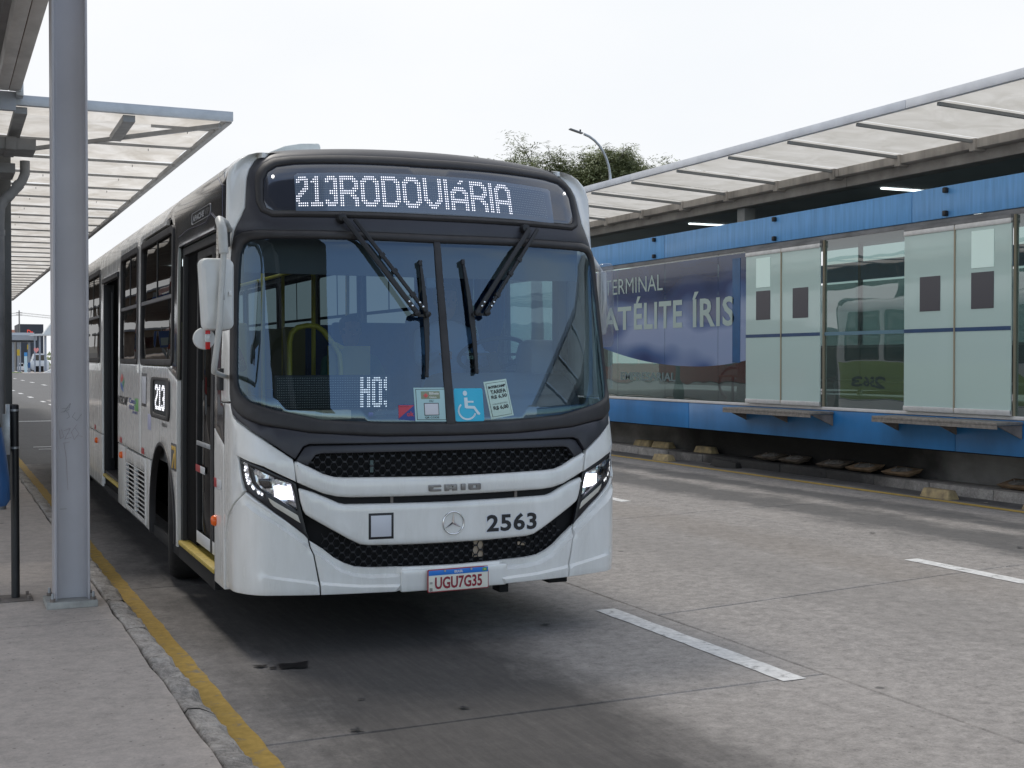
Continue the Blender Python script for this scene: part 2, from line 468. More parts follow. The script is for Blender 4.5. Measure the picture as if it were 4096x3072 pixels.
M['walk'] = concrete('sidewalk_concrete', (.49, .43, .385), (.36, .315, .275), (1, 1, 1), [], .35, gritk=.35)
M['kerb'] = concrete('kerb_concrete', (.40, .365, .33), (.13, .12, .11), (3, 3, 3), [], .7, .9, gritk=.9)
M['kerb_r'] = concrete('kerb_concrete_sooty', (.42, .39, .36), (.22, .20, .19), (1, 1, 1), [], .4, .5)
M['wall_c'] = mat('sooty_wall', (.27, .26, .25), .9, 0, .5, 1.1, .3, 30, stretch=(1, .8, 1.6), var2=(.15, .145, .14))
M['ground'] = mat('far_ground', (.2, .19, .17), .95, 0, .3, .3)
def soot(m, y0, hw, k=.85):
    nt = m.node_tree; b = nt.nodes["Principled BSDF"]; src = b.inputs["Base Color"].links[0].from_socket; N = nt.nodes.new; Lk = nt.links.new
    geo = N("ShaderNodeNewGeometry"); sep = N("ShaderNodeSeparateXYZ"); Lk(geo.outputs["Position"], sep.inputs[0])
    a = N("ShaderNodeMath"); a.operation = 'SUBTRACT'; a.inputs[1].default_value = y0; Lk(sep.outputs["Y"], a.inputs[0])
    ab = N("ShaderNodeMath"); ab.operation = 'ABSOLUTE'; Lk(a.outputs[0], ab.inputs[0])
    n = N("ShaderNodeTexNoise"); n.inputs["Scale"].default_value = 1.3; n.inputs["Detail"].default_value = 6; Lk(geo.outputs["Position"], n.inputs["Vector"])
    ad = N("ShaderNodeMath"); ad.operation = 'MULTIPLY_ADD'; ad.inputs[1].default_value = 3.0; Lk(n.outputs["Fac"], ad.inputs[0]); Lk(ab.outputs[0], ad.inputs[2])
    r = N("ShaderNodeMapRange"); r.interpolation_type = 'SMOOTHSTEP'; r.inputs["From Min"].default_value = hw + 1.0; r.inputs["From Max"].default_value = hw + 2.6; r.inputs["To Min"].default_value = k; r.inputs["To Max"].default_value = 0
    Lk(ad.outputs[0], r.inputs["Value"])
    x = N("ShaderNodeMix"); x.data_type = 'RGBA'; x.inputs[7].default_value = (.016, .015, .015, 1); Lk(r.outputs[0], x.inputs[0]); Lk(src, x.inputs[6]); Lk(x.outputs[2], b.inputs["Base Color"])
soot(M['wall_c'], 15.3, 2.8, .92); soot(M['kerb_r'], 15.2, 2.5, .93)
def paint(name, col, thr=.42):
    """road paint, worn through to the concrete in places"""
    m = mat(name, col, .75, 0, .25, 18)
    nt = m.node_tree; b = nt.nodes["Principled BSDF"]; src = b.inputs["Base Color"].links[0].from_socket
    geo = nt.nodes.new("ShaderNodeNewGeometry"); n = nt.nodes.new("ShaderNodeTexNoise"); n.inputs["Scale"].default_value = 9; n.inputs["Detail"].default_value = 9; n.inputs["Roughness"].default_value = .75
    nt.links.new(geo.outputs["Position"], n.inputs["Vector"])
    r = nt.nodes.new("ShaderNodeMapRange"); r.inputs["From Min"].default_value = thr - .06; r.inputs["From Max"].default_value = thr + .03; r.inputs["To Min"].default_value = .75; r.inputs["To Max"].default_value = 0
    nt.links.new(n.outputs["Fac"], r.inputs["Value"])
    x = nt.nodes.new("ShaderNodeMix"); x.data_type = 'RGBA'; x.inputs[7].default_value = (.2, .19, .18, 1)
    nt.links.new(r.outputs[0], x.inputs[0]); nt.links.new(src, x.inputs[6]); nt.links.new(x.outputs[2], b.inputs["Base Color"])
    return m
M['pwhite'] = paint('white_road_paint', (.68, .67, .65), .41)
M['pyellow'] = paint('yellow_road_paint', (.42, .27, .05), .42)
M['pyellow_r'] = paint('yellow_line_paint', (.52, .35, .08), .40)

# ------------------------------------------------------------------ ground, road, pavement
def gz(x): return 0.0 if x <= 4.33 else .012 * (min(x, 11.1) - 4.33)
g = structure(link('ground', MB().add([(-900, -900, -.30), (900, -900, -.30), (900, 1600, -.30), (-900, 1600, -.30)], [(0, 1, 2, 3)]).mesh(), M['ground']))
road = structure(link('road', MB().add([(1.1, -30, -.06), (11.4, -30, -.03), (11.4, 60, -.03), (1.1, 60, -.06)], [(0, 1, 2, 3)]).mesh(), mat('road_bed', (.03, .028, .026), .9)))
far = structure(link('far_road', MB().add([(-6, 60, -.02), (60, 60, -.02), (60, 420, -.02), (-6, 420, -.02)], [(0, 1, 2, 3)]).mesh(), M['asphalt']))
def slab(x0, x1, y0, y1, m, sk=0.0, parent=None, g0=.0065, name='concrete_slab', jit=.003):
    mb = MB(); n = 14; top = []
    def edge(a, b):
        return [(a[0] + (b[0] - a[0]) * k / n, a[1] + (b[1] - a[1]) * k / n) for k in range(n)]
    c = [(x0 + g0, y0 + g0), (x1 - g0, y0 + g0 + sk), (x1 - g0, y1 - g0 + sk), (x0 + g0, y1 - g0)]
    pts = edge(c[0], c[1]) + edge(c[1], c[2]) + edge(c[2], c[3]) + edge(c[3], c[0])
    pts = [(x + random.uniform(-jit, jit), y + random.uniform(-jit, jit)) for x, y in pts]
    cx, cy = (x0 + x1) / 2, (y0 + y1) / 2; k = len(pts)
    def sh(p, d): return (p[0] + (d if p[0] < cx else -d), p[1] + (d if p[1] < cy else -d))
    vs = [(x, y, gz(x) - .05) for x, y in pts] + [(x, y, gz(x) - .006) for x, y in pts] + [(*sh(p, .006), gz(p[0])) for p in pts]
    fs = [(i, (i + 1) % k, (i + 1) % k + k, i + k) for i in range(k)] + [(i + k, (i + 1) % k + k, (i + 1) % k + 2 * k, i + 2 * k) for i in range(k)]
    fs.append(tuple(range(2 * k, 3 * k)))
    return mb.add(vs, fs).build(name, m, parent)
ys = [-7.1, -2.9, 1.3, 5.5, 9.7, 13.9, 18.1, 22.3, 26.5, 30.7, 34.9, 39.1, 43.3, 47.5, 51.7, 55.9, 60]
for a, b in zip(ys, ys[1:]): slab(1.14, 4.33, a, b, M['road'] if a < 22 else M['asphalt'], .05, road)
ys2 = [-9.5, -5.3, -1.1, 3.1, 7.3, 11.5, 15.7, 19.9, 24.1, 28.3, 32.5, 36.7, 40.9, 45.1, 49.3, 53.5, 59.9]
for a, b in zip(ys2, ys2[1:]):
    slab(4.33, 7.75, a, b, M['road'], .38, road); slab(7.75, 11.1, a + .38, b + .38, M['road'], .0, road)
def marking(name, x0, x1, y0, y1, m, jag=.006, dz=.004, parent=None):
    n = max(2, int((y1 - y0) / .12)); L = []; Rr = []
    for k in range(n + 1):
        y = y0 + (y1 - y0) * k / n
        L.append((x0 + random.uniform(-jag, jag), y)); Rr.append((x1 + random.uniform(-jag, jag), y))
    vs = [(x, y, gz(x) + dz) for x, y in L] + [(x, y, gz(x) + dz) for x, y in Rr]
    fs = [(k, k + n + 1, k + n + 2, k + 1) for k in range(n)]
    return structure(link(name, MB().add(vs, fs).mesh(), m, parent))
for y in (-4.1, .7, 5.5, 10.3, 15.1): marking('lane_marking', 4.02, 4.165, y, y + 2.1, M['pwhite'])
for y in (-7.5, -.7, 6.2, 13.1, 20.0, 26.9): marking('lane_marking', 7.27, 7.41, y, y + 2.1, M['pwhite'])
for y in (30, 37, 45, 52.2, 56.5): marking('lane_marking', 3.97, 4.12, y, y + 1.6, M['pwhite'])
for k in range(4): structure(box('lane_marking', (3.95, 64.4 + 7.9 * k, -.016), (4.15, 66.4 + 7.9 * k, -.012), M['pwhite']))
for k in range(9): structure(box('lane_marking', (7.0, 72 + 13 * k, -.016), (7.25, 75.5 + 13 * k, -.012), M['pwhite']))
structure(box('stop_line', (1.4, 38.2, .004), (3.9, 38.5, .008), M['pwhite']))
structure(box('lane_marking', (1.7, 26.6, .004), (2.2, 26.72, .008), M['pwhite'])); structure(box('lane_marking', (1.75, 25.9, .004), (2.2, 26.0, .008), M['pwhite']))
marking('yellow_line', 1.165, 1.29, -6, 59, M['pyellow'], .008)
marking('yellow_line', 10.45, 10.57, -6, 45, M['pyellow_r'], .004)
# dark spill in front of the bus
def blot(x, y, r, n=22, sx=1.0, m=None, seed=0, z=.009, name='oil_stain'):
    rnd = random.Random(seed); vs = [(x, y, gz(x) + z)]
    for k in range(n):
        a = 2 * math.pi * k / n; q = r * (.55 + .6 * mnoise.noise(Vector((math.cos(a) * 1.6 + seed * 7.1, math.sin(a) * 1.6, seed))) + rnd.uniform(-.06, .06))
        q = max(q, r * .2); vs.append((x + q * math.cos(a) * sx, y + q * math.sin(a), gz(x) + z))
    return structure(link(name, MB().add(vs, [(0, k + 1, (k + 1) % n + 1) for k in range(n)]).mesh(), m or M['oil']))
M['oil'] = mat('oil', (.012, .011, .012), .45)
blot(1.77, 6.88, .10, sx=1.7, seed=3); blot(1.60, 6.93, .05, sx=1.2, seed=5); blot(1.66, 6.86, .035, sx=1, seed=8)
blot(1.72, 5.55, .045, seed=9); blot(1.9, 6.05, .03, seed=11); blot(2.3, 5.7, .035, sx=1.3, seed=12); blot(3.5, 7.3, .05, seed=15)

side = structure(link('sidewalk', MB().add([(-30, -30, .08), (.965, -30, .08), (.965, 59, .08), (-30, 59, .08)], [(0, 1, 2, 3)]).mesh(), mat('joint_dirt', (.05, .045, .04), .95)))
def walk_slab(x0, x1, y0, y1):
    n = max(4, int((y1 - y0) / .16)); pts = []
    for k in range(n + 1):
        y = y0 + .005 + (y1 - y0 - .01) * k / n
        e = .014 * mnoise.noise(Vector((3.3, y * 2.3, 0))) + .008 * mnoise.noise(Vector((1.3, y * 9, 0))) if x1 > .9 else 0
        pts.append((x1 - .004 + e, y))
    vs = [(x0 + .004, y0 + .005, .15)] + [(x, y, .15) for x, y in pts] + [(x0 + .004, y1 - .005, .15)]
    k = len(vs); vs += [(x, y, .07) for x, y, z in vs]
    fs = [tuple(range(k))] + [(i, i + k, (i + 1) % k + k, (i + 1) % k) for i in range(k)]
    MB().add(vs, fs).build('concrete_slab', M['walk'], side)
ysw = [-6, -1.9, 1.3, 4.55, 7.85, 11.1, 14.4, 17.7, 21, 24.3, 27.6, 34, 41, 50, 59]
for a, b in zip(ysw, ysw[1:]):
    walk_slab(-2.6, .965, a, b); walk_slab(-6.2, -2.6, a, b)
kerb = structure(link('kerb', MB().box((.962, -6, .0), (.97, 59, .10)).mesh(), mat('joint_dirt', (.05, .045, .04), .95)))
y = -3.0
while y < 26:
    L_ = .95 + random.uniform(-.06, .1); mb = MB(); nx, ny = 9, 64 if y < 12 else 16; vs = []
    prof = [(.972, .0), (.972, .135), (.985, .149), (1.03, .146), (1.07, .138), (1.10, .112), (1.125, .065), (1.145, .02), (1.158, .0)]
    for j in range(ny + 1):
        yy = y + .006 + (L_ - .012) * j / ny
        for i, (px, pz) in enumerate(prof):
            d = mnoise.noise(Vector((px * 9, yy * 7, pz * 9))) * .014 + mnoise.noise(Vector((px * 40, yy * 26, pz * 40))) * .011
            e = -.02 * max(0, mnoise.noise(Vector((5, yy * 3.1, 2))) - .15) if 1 < i < 7 else 0
            vs.append((px + (d + e if i > 2 else d * .4), yy, max(-.02, pz + (d + e * 1.3 if 0 < i < 8 else 0))))
    fs = [(j * nx + i, j * nx + i + 1, (j + 1) * nx + i + 1, (j + 1) * nx + i) for j in range(ny) for i in range(nx - 1)]
    mb.add(vs, fs).build('kerb_block', M['kerb'], kerb, 50); y += L_
box('kerb_block', (.972, y, 0), (1.15, 59, .14), M['kerb'], kerb, .02)

# ------------------------------------------------------------------ right platform kerb and wall
rk = structure(link('platform_kerb', MB().box((11.1, -6, -.05), (11.45, 45, .12)).mesh(), mat('joint_dirt', (.05, .045, .04), .95)))
y = 3.0
while y < 30:
    L_ = 1.0 + random.uniform(-.03, .06)
    MB().box((11.05 + random.uniform(-.008, .008), y + .006, .03), (11.46, y + L_ - .006, .20 + random.uniform(-.004, .004))).build('kerb_block', M['kerb_r'], rk, 40, .012)
    y += L_
# ------------------------------------------------------------------ bus station on the right
GX = 10.75
st = thing('bus_station', 'long blue and glass bus station raised on a dark concrete wall across the road', 'bus station', (11.45, 16, .2))
stm = Matrix.Translation((-11.45, -16, -.2))
def sb(name, a, b, m, parent=st, bevel=0.0, smooth=None):
    return MB().box(a, b, stm if parent is st else stm).build(name, m, parent, 40 if bevel else smooth, bevel)
sb('foundation_wall', (11.46, -3, .1), (11.7, 29, .98), M['wall_c'])
sb('floor', (10.86, -3, .93), (18, 29, .99), mat('platform_floor', (.16, .16, .155), .5, 0, .2, 2))
sb('underside', (10.80, -3, .62), (11.46, 29, .66), M['void'])
for a, b in ((-3, 5.6), (5.606, 11.425), (11.435, 17.19), (17.205, 23), (23.006, 29)):
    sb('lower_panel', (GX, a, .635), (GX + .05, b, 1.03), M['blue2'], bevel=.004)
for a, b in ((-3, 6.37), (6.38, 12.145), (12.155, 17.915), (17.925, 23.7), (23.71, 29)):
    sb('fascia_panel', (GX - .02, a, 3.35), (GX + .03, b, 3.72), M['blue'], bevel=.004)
sb('head_rail', (GX + .0, -3, 3.285), (GX + .08, 29, 3.345), M['steel_d'], bevel=.004)
sb('sill', (GX - .012, -3, 1.036), (GX + .06, 29, 1.075), mat('sill_metal', (.72, .70, .69), .35, .2, .1, 8), bevel=.003)
M['pane'] = glass('station_glass', (.55, .66, .64), 2.3, 0, (1, 1, 1), (.35, .45, .43), .07, bump=.05)
M['frost'] = glass('frosted_glass', (.62, .72, .70), 1.45, .04, (1, 1, 1), (.60, .74, .69), .80, False)
for a, b in ((-3, 1.2), (1.208, 5.0), (5.008, 6.0), (8.6, 10.54), (12.26, 13.84), (15.6, 16.386), (16.394, 17.936), (17.944, 19.516), (19.524, 21.1), (21.108, 24), (24.008, 29)):
    sb('glass_pane', (GX + .012, a, 1.075), (GX + .022, b, 3.285), M['pane'])
M['film_w'] = mat('sticker_pale', (.80, .98, .90), .5)
M['film_d'] = mat('dark_film', (.075, .07, .08), .35)
M['tape'] = mat('blue_tape', (.03, .07, .16), .35, 0, .2, 5)
M['frame_w'] = mat('door_channel', (.62, .61, .60), .35, .25, .15, 10)
for (y0, y1, post) in ((6.02, 8.55, 0), (10.55, 12.245, 1), (13.87, 15.58, 2)):
    ym = (y0 + y1) / 2
    dr = MB().box((GX - .055, y0, 3.25), (GX - .01, y1, 3.283), stm).build('door_track', M['steel_d'], st)
    for a, b in ((y0, ym - .006), (ym + .006, y1)):
        lf = sb('door_leaf', (GX - .045, a, 1.10), (GX - .030, b, 3.22), M['frost'])
        MB().box((GX - .06, a, 3.19), (GX - .02, b, 3.247), stm).build('top_channel', M['frame_w'], lf, 40, .004)
        MB().box((GX - .06, a, 1.08), (GX - .02, b, 1.14), stm).build('bottom_channel', M['frame_w'], lf, 40, .004)
        c = (a + b) / 2
        if post != 0:
            w = .17
            off = {1: -.02 if a > y0 else .0, 2: .0}[post]
            MB().box((GX - .0495, c - w + off, 2.27), (GX - .0465, c + w + off, 2.68), stm).build('dark_film', M['film_d'], lf)
            if (post == 2 and a > y0) or (post == 1 and a == y0):
                MB().box((GX - .0495, c - w + off, 2.73), (GX - .0465, c + w + off, 3.15), stm).build('pale_notice', M['film_w'], lf)
        MB().box((GX - .049, a, 2.02), (GX - .0465, b, 2.065), stm).build('marking_tape', M['tape'], lf)
    MB().box((GX - .06, ym - .008, 1.1), (GX - .02, ym + .008, 3.22), stm).build('meeting_seal', mat('bronze_seal', (.33, .28, .2), .5), st)
sb('marking_tape', (GX + .005, 12.26, 2.02), (GX + .009, 13.84, 2.065), glass('pale_tape', (.5, .6, .6), 1.3, .3, diffuse=(.25, .4, .5), dfac=.5))
for yy in (12.25, 13.855, 15.59, 10.545, 8.575):
    sb('mullion', (GX - .01, yy - .008, 1.075), (GX + .05, yy + .008, 3.285), mat('bronze_seal', (.33, .28, .2), .5))
# printed film with the station name
def film_mat():
    m = bpy.data.materials.new('printed_film'); m.use_nodes = True; nt = m.node_tree; N = nt.nodes.new; Lk = nt.links.new
    b = nt.nodes["Principled BSDF"]; b.inputs["Roughness"].default_value = .12; b.inputs["Coat Weight"].default_value = .3
    geo = N("ShaderNodeNewGeometry"); mp = N("ShaderNodeMapping"); mp.inputs["Scale"].default_value = (1, .7, 1.5); Lk(geo.outputs["Position"], mp.inputs[0])
    n = N("ShaderNodeTexNoise"); n.inputs["Scale"].default_value = 1.1; n.inputs["Detail"].default_value = 1; n.inputs["Roughness"].default_value = .3; Lk(mp.outputs[0], n.inputs["Vector"])
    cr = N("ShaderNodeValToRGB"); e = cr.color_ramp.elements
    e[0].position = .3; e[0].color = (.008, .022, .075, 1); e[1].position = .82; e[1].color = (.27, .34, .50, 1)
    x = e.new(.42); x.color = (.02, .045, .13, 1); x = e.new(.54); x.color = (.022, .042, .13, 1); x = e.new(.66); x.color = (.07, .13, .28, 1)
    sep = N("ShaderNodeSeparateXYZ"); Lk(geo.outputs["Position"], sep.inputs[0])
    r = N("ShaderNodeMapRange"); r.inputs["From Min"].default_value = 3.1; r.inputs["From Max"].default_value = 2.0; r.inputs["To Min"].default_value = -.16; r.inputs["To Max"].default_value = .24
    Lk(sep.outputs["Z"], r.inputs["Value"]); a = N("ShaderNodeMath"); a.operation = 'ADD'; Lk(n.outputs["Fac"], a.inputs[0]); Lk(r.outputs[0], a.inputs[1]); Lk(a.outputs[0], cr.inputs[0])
    Lk(cr.outputs[0], b.inputs["Base Color"]); return m
M['film'] = film_mat()
def yzX(x): return lambda u, v, off=0.0: (x - off - 11.45, u - 16, v - .2)
def film_piece(y0, y1):
    bot = lambda y: 1.60 + .038 * (y - 17.0) ** 2 * (.9 if y > 17 else 1.35)
    n = 8; low = [(y0 + (y1 - y0) * k / n, bot(y0 + (y1 - y0) * k / n)) for k in range(n + 1)]
    poly = low + [(y1, 3.26), (y0, 3.26)]
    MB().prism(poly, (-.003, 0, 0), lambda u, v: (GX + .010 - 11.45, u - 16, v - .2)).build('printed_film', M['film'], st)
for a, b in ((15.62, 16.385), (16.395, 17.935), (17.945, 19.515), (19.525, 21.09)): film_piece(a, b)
sb('printed_stripe', (GX + .002, 15.80, 1.66), (GX + .0055, 16.0, 3.2), mat('cyan_stripe', (.02, .10, .24), .25, 0, .3, 2))
M['cut'] = mat('cut_letter', (.36, .45, .42), .4)
F7 = yzX(GX + .004)
text('sign_and_reflected_text', 'TERMINAL', 19.97, 2.84, 18.0, 3.10, F7, M['cut'], st, .002, -.004)
text('sign_and_reflected_text', 'SAT', 20.35, 2.215, 19.03, 2.62, F7, M['cut'], st, .002, .022)
text('sign_and_reflected_text', 'ÉLITE', 18.94, 2.215, 17.40, 2.77, F7, M['cut'], st, .002, .022, 0, 1.08)
text('sign_and_reflected_text', 'ÍRIS', 17.10, 2.205, 15.95, 2.76, F7, M['cut'], st, .002, .022, 0, 1.06)
text('sign_and_reflected_text', 'EMPRESARIAL', 19.4, 1.36, 17.6, 1.50, F7, mat('reflected_word_blue', (.14, .19, .20), .5), st, .002, .02)  # guessed word, painted on for a faint reflection in the glass
# roof, gutter, columns, ceiling
sb('ceiling', (11.25, -3, 4.10), (17.8, 29, 4.2), mat('ceiling_grey', (.42, .45, .47), .7, 0, .1, 1))
sb('back_fascia', (17.2, -3, 3.35), (17.3, 29, 3.72), M['blue'])
glass('back_glazing', (.36, .42, .42), 1.5)
for a in range(-3, 29, 4):
    sb('back_glass', (17.2, a + .03, 2.0), (17.21, a + 3.97, 3.3), MATS['back_glazing']); sb('back_panel', (17.2, a + .03, 1.1), (17.24, a + 3.97, 1.995), mat('back_panel_grey', (.16, .19, .19), .5))
    sb('back_mullion', (17.18, a - .03, 1.0), (17.26, a + .03, 4.1), M['steel_d'])
M['gutter'] = mat('rusty_gutter', (.44, .41, .38), .7, 0, .45, 2.0, .1, 40, stretch=(1, 1.6, .3))
for a, b in ((-3, 3.2), (3.21, 8.5), (8.51, 13.7), (13.71, 19.3), (19.31, 29)):
    sb('gutter', (10.86, a, 4.12), (11.05, b, 4.225), M['gutter'], bevel=.006)
    sb('roof_beam', (11.0, a, 3.99), (11.25, b, 4.118), mat('grimy_beam', (.33, .31, .29), .7, 0, .4, 2), bevel=.004)
for k in range(25):
    yy = -1.35 + 1.264 * k
    sb('gutter_bracket', (10.845, yy - .05, 4.09), (11.06, yy + .05, 4.232), M['gutter'], bevel=.006)
    MB().bar(Vector((9.33, yy + .16, 4.305)) + Vector((-11.45, -16, -.2)), Vector((10.95, yy, 4.195)) + Vector((-11.45, -16, -.2)), .04, .035).build('roof_rib', mat('rib_grey', (.26, .27, .275), .6, 0, .2, 3), st)
M['sheet'] = glass('translucent_sheet', (.0, .0, .0), 1.25, .5, diffuse=(.74, .69, .62), dfac=1.0, translucent=True)
def dirty_sheet(name, col, dirt):
    m = bpy.data.materials.new(name); m.use_nodes = True; nt = m.node_tree; nt.nodes.clear(); N = nt.nodes.new; Lk = nt.links.new
    out = N("ShaderNodeOutputMaterial"); geo = N("ShaderNodeNewGeometry")
    n = N("ShaderNodeTexNoise"); n.inputs["Scale"].default_value = 2.2; n.inputs["Detail"].default_value = 7; n.inputs["Roughness"].default_value = .6; n.inputs["Distortion"].default_value = .8
    Lk(geo.outputs["Position"], n.inputs["Vector"])
    r = N("ShaderNodeMapRange"); r.inputs["From Min"].default_value = .35; r.inputs["From Max"].default_value = .7; Lk(n.outputs["Fac"], r.inputs["Value"])
    x = N("ShaderNodeMix"); x.data_type = 'RGBA'; x.inputs[6].default_value = (*dirt, 1); x.inputs[7].default_value = (*col, 1); Lk(r.outputs[0], x.inputs[0])
    d = N("ShaderNodeBsdfDiffuse"); t = N("ShaderNodeBsdfTranslucent"); Lk(x.outputs[2], d.inputs[0]); Lk(x.outputs[2], t.inputs[0])
    mx = N("ShaderNodeMixShader"); mx.inputs[0].default_value = .74; Lk(d.outputs[0], mx.inputs[1]); Lk(t.outputs[0], mx.inputs[2]); Lk(mx.outputs[0], out.inputs[0])
    return m
M['sheet'] = dirty_sheet('canopy_sheet', (.68, .65, .60), (.54, .51, .455))
for k in range(-1, 25):
    ya, yb = -1.35 + 1.264 * k, -1.35 + 1.264 * (k + 1)
    n = 6; vs = []
    for i in range(n + 1):
        y_ = ya + .01 + (yb - ya - .02) * i / n; sg = .035 * math.sin(math.pi * i / n)
        for j in range(5):
            x_ = 9.36 + (10.96 - 9.36) * j / 4
            vs.append((x_ - 11.45, y_ + .16 * (1 - j / 4) - 16, 4.352 - .11 * j / 4 - sg * .45 - .2))
    fs = [(i * 5 + j, i * 5 + j + 1, (i + 1) * 5 + j + 1, (i + 1) * 5 + j) for i in range(n) for j in range(4)]
    MB().add(vs, fs).build('roof_sheet', M['sheet'], st, 60)
for a, b in ((-3, 4.5), (4.505, 10.6), (10.605, 16.45), (16.455, 22.5), (22.505, 29)):
    sb('edge_beam', (9.27, a, 4.325), (9.33, b, 4.42), mat('edge_grey', (.64, .65, .68), .45, .2, .15, 3), bevel=.005)
for yy in (4.2, 10.2, 16.3, 22.3, 28.3):
    sb('column', (11.1, yy - .10, .95), (11.3, yy + .10, 4.0), mat('column_grey', (.30, .31, .31), .5, 0, .2, 3), bevel=.01)
for yy in (5.0, 8.3, 11.56, 14.9, 18.2):
    for zz in (3.40, 3.67):
        sb('fascia_lamp', (GX - .075, yy - .028, zz - .035), (GX - .021, yy + .028, zz + .03), M['black'], bevel=.012)
for (x_, yy) in ((12.5, 14.2), (12.5, 19.2), (12.5, 9.2), (15.4, 11), (15.4, 16)):
    sb('ceiling_lamp', (x_ - .5, yy - .018, 4.075), (x_ + .5, yy + .018, 4.095), M['lamp'])
sb('ceiling_vent', (12.6, 15.5, 4.02), (13.3, 15.8, 4.09), M['void'])
# tread-plate boarding ledges under the doors
M['tread'] = mat('tread_plate', (.27, .245, .22), .5, .4, .35, 20, .5, 140)
for y0, y1 in ((5.8, 8.3), (10.40, 12.42), (13.62, 15.66)):
    t_ = sb('boarding_ledge', (10.36, y0, .985), (10.74, y1, 1.018), M['tread'], bevel=.004)
    MB().box((10.36, y0, .945), (10.37, y1, .984), stm).build('ledge_lip', M['tread'], t_)
    for yy in (y0 + .03, (y0 + y1) / 2, y1 - .03):
        MB().prism([(10.39, .98), (10.745, .98), (10.745, .83)], (0, .02, 0), lambda u, v: (u - 11.45, yy - .01 - 16, v - .2)).build('ledge_bracket', M['rust'], t_)
# inside: bench, posts, rail
bn = thing('bench', 'slatted waiting bench with curved metal arms behind the station glass', 'bench', (12.7, 17.9, .99))
for k in range(4):
    box('slat', (-.3 + .13 * k, -1.0, .42), (-.19 + .13 * k, 1.0, .45), mat('bench_wood', (.3, .16, .09), .5, 0, .3, 6), bn, .006)
for k in range(2): box('slat', (.28, -1.0, .56 + .16 * k), (.31, 1.0, .66 + .16 * k), MATS['bench_wood'], bn, .006)
for yy in (-.95, 0, .95):
    MB().tube([(.28 * math.cos(a) - .02, yy, .30 + .28 * math.sin(a)) for a in [R(20 * k - 60) for k in range(16)]], .022).build('arm_ring', M['black'], bn, 60)
    MB().tube([(-.02, yy, 0), (-.02, yy, .42)], .025).build('leg', M['black'], bn, 60)
sb('inner_post', (12.0, 15.72, .99), (12.12, 15.9, 3.0), mat('pale_post', (.42, .44, .42), .5))
sb('inner_rail', (13.4, 11, 1.9), (13.44, 20, 1.94), M['galv'])
sb('inner_rail', (13.4, 11, 1.35), (13.44, 20, 1.39), M['galv'])

# ------------------------------------------------------------------ yellow lane blocks and upturned ones along the platform kerb
M['yblock'] = mat('yellow_block_worn', (.42, .32, .16), .85, 0, .45, 9, .3, 60, var2=(.19, .15, .10))
M['dblock'] = mat('block_underside', (.16, .125, .095), .9, 0, .5, 14, .6, 60)
def kblock(name, label, x, y, rz, z, flip=False, tilt=0, L_=.40, W=.17, H=.105, m=None):
    o = thing(name, label, 'lane block', (x, y, z), (tilt, 0, rz), 'yellow concrete lane blocks by the platform kerb')
    s_ = .034
    vs = [(-W / 2, -L_ / 2, 0), (W / 2, -L_ / 2, 0), (W / 2, L_ / 2, 0), (-W / 2, L_ / 2, 0), (-W / 2 + s_, -L_ / 2 + s_, H), (W / 2 - s_, -L_ / 2 + s_, H), (W / 2 - s_, L_ / 2 - s_, H), (-W / 2 + s_, L_ / 2 - s_, H)]
    fs = [(0, 3, 2, 1), (4, 5, 6, 7), (0, 1, 5, 4), (1, 2, 6, 5), (2, 3, 7, 6), (3, 0, 4, 7)]
    if flip: vs = [(x_ * 1.45, y_, H - z_ * .5 - .02 if True else z_) for x_, y_, z_ in vs]
    MB().add(vs, fs).build('block_body', m or M['yblock'], o, 40, .008)
    if flip:
        MB().add([(W * .5 * math.cos(a) * (1 + .12 * math.sin(3 * a)), L_ * .34 * math.sin(a), H - .0175 + .002) for a in [2 * math.pi * k / 20 for k in range(20)]], [tuple(range(20))]).build('mortar_patch', mat('mortar', (.30, .28, .25), .9, 0, .6, 16, var2=(.1, .09, .08)), o)
        for yy in (-.1, .1):
            MB().tube([(0, yy, H - .02), (.01, yy + .01, H + .015)], .008, 6).build('fixing_pin', M['rust'], o)
    return o
kblock('lane_block', 'worn yellow block lying on the kerb, farthest of those behind the bus side', 11.26, 19.45, .05, .205, L_=.5)
kblock('lane_block', 'worn yellow block on the kerb with a dark rotten side, next to the farthest one', 11.28, 18.85, .1, .205, L_=.5)
kblock('lane_block', 'brown yellow block alone on the kerb just before the black soot starts', 11.30, 17.55, .02, .205, L_=.5)
kblock('lane_block', 'clean pale yellow block on the road near the bus, beside the yellow line', 10.72, 17.9, .03, .07, L_=.48)
kblock('lane_block', 'soot black block tipped on its side against the kerb', 10.85, 16.3, .25, .075, tilt=.1, L_=.52, m=mat('soot_block', (.03, .028, .026), .85))
kblock('lane_block', 'pale yellow block on the road under the nearer boarding ledge', 10.72, 11.65, -.04, .075, L_=.5)
kblock('lane_block', 'pale yellow block on the road cut by the right edge of the picture', 10.74, 10.1, -.03, .075, L_=.5)
up = [(11.28, 15.75, 'far end of the row on the sooty kerb'), (11.27, 15.15, 'second from the far end, skewed, in the soot'), (11.27, 14.25, 'middle one of the row, two pins up'),
      (11.27, 13.62, 'touching the middle one, white mortar edge'), (11.27, 12.9, 'last of the row before the crack in the kerb'), (11.3, 10.95, 'alone by the right edge with white mortar')]
for k, (x_, y_, d_) in enumerate(up):
    o = kblock('upturned_block', 'upturned brown block, ' + d_, x_, y_, random.uniform(-.06, .06), .205, flip=True, L_=.50, W=.2, m=M['dblock'] if k < 3 else mat('block_brown', (.30, .20, .12), .9, 0, .4, 9, .3, 60))
    o.rotation_euler[1] = -.22

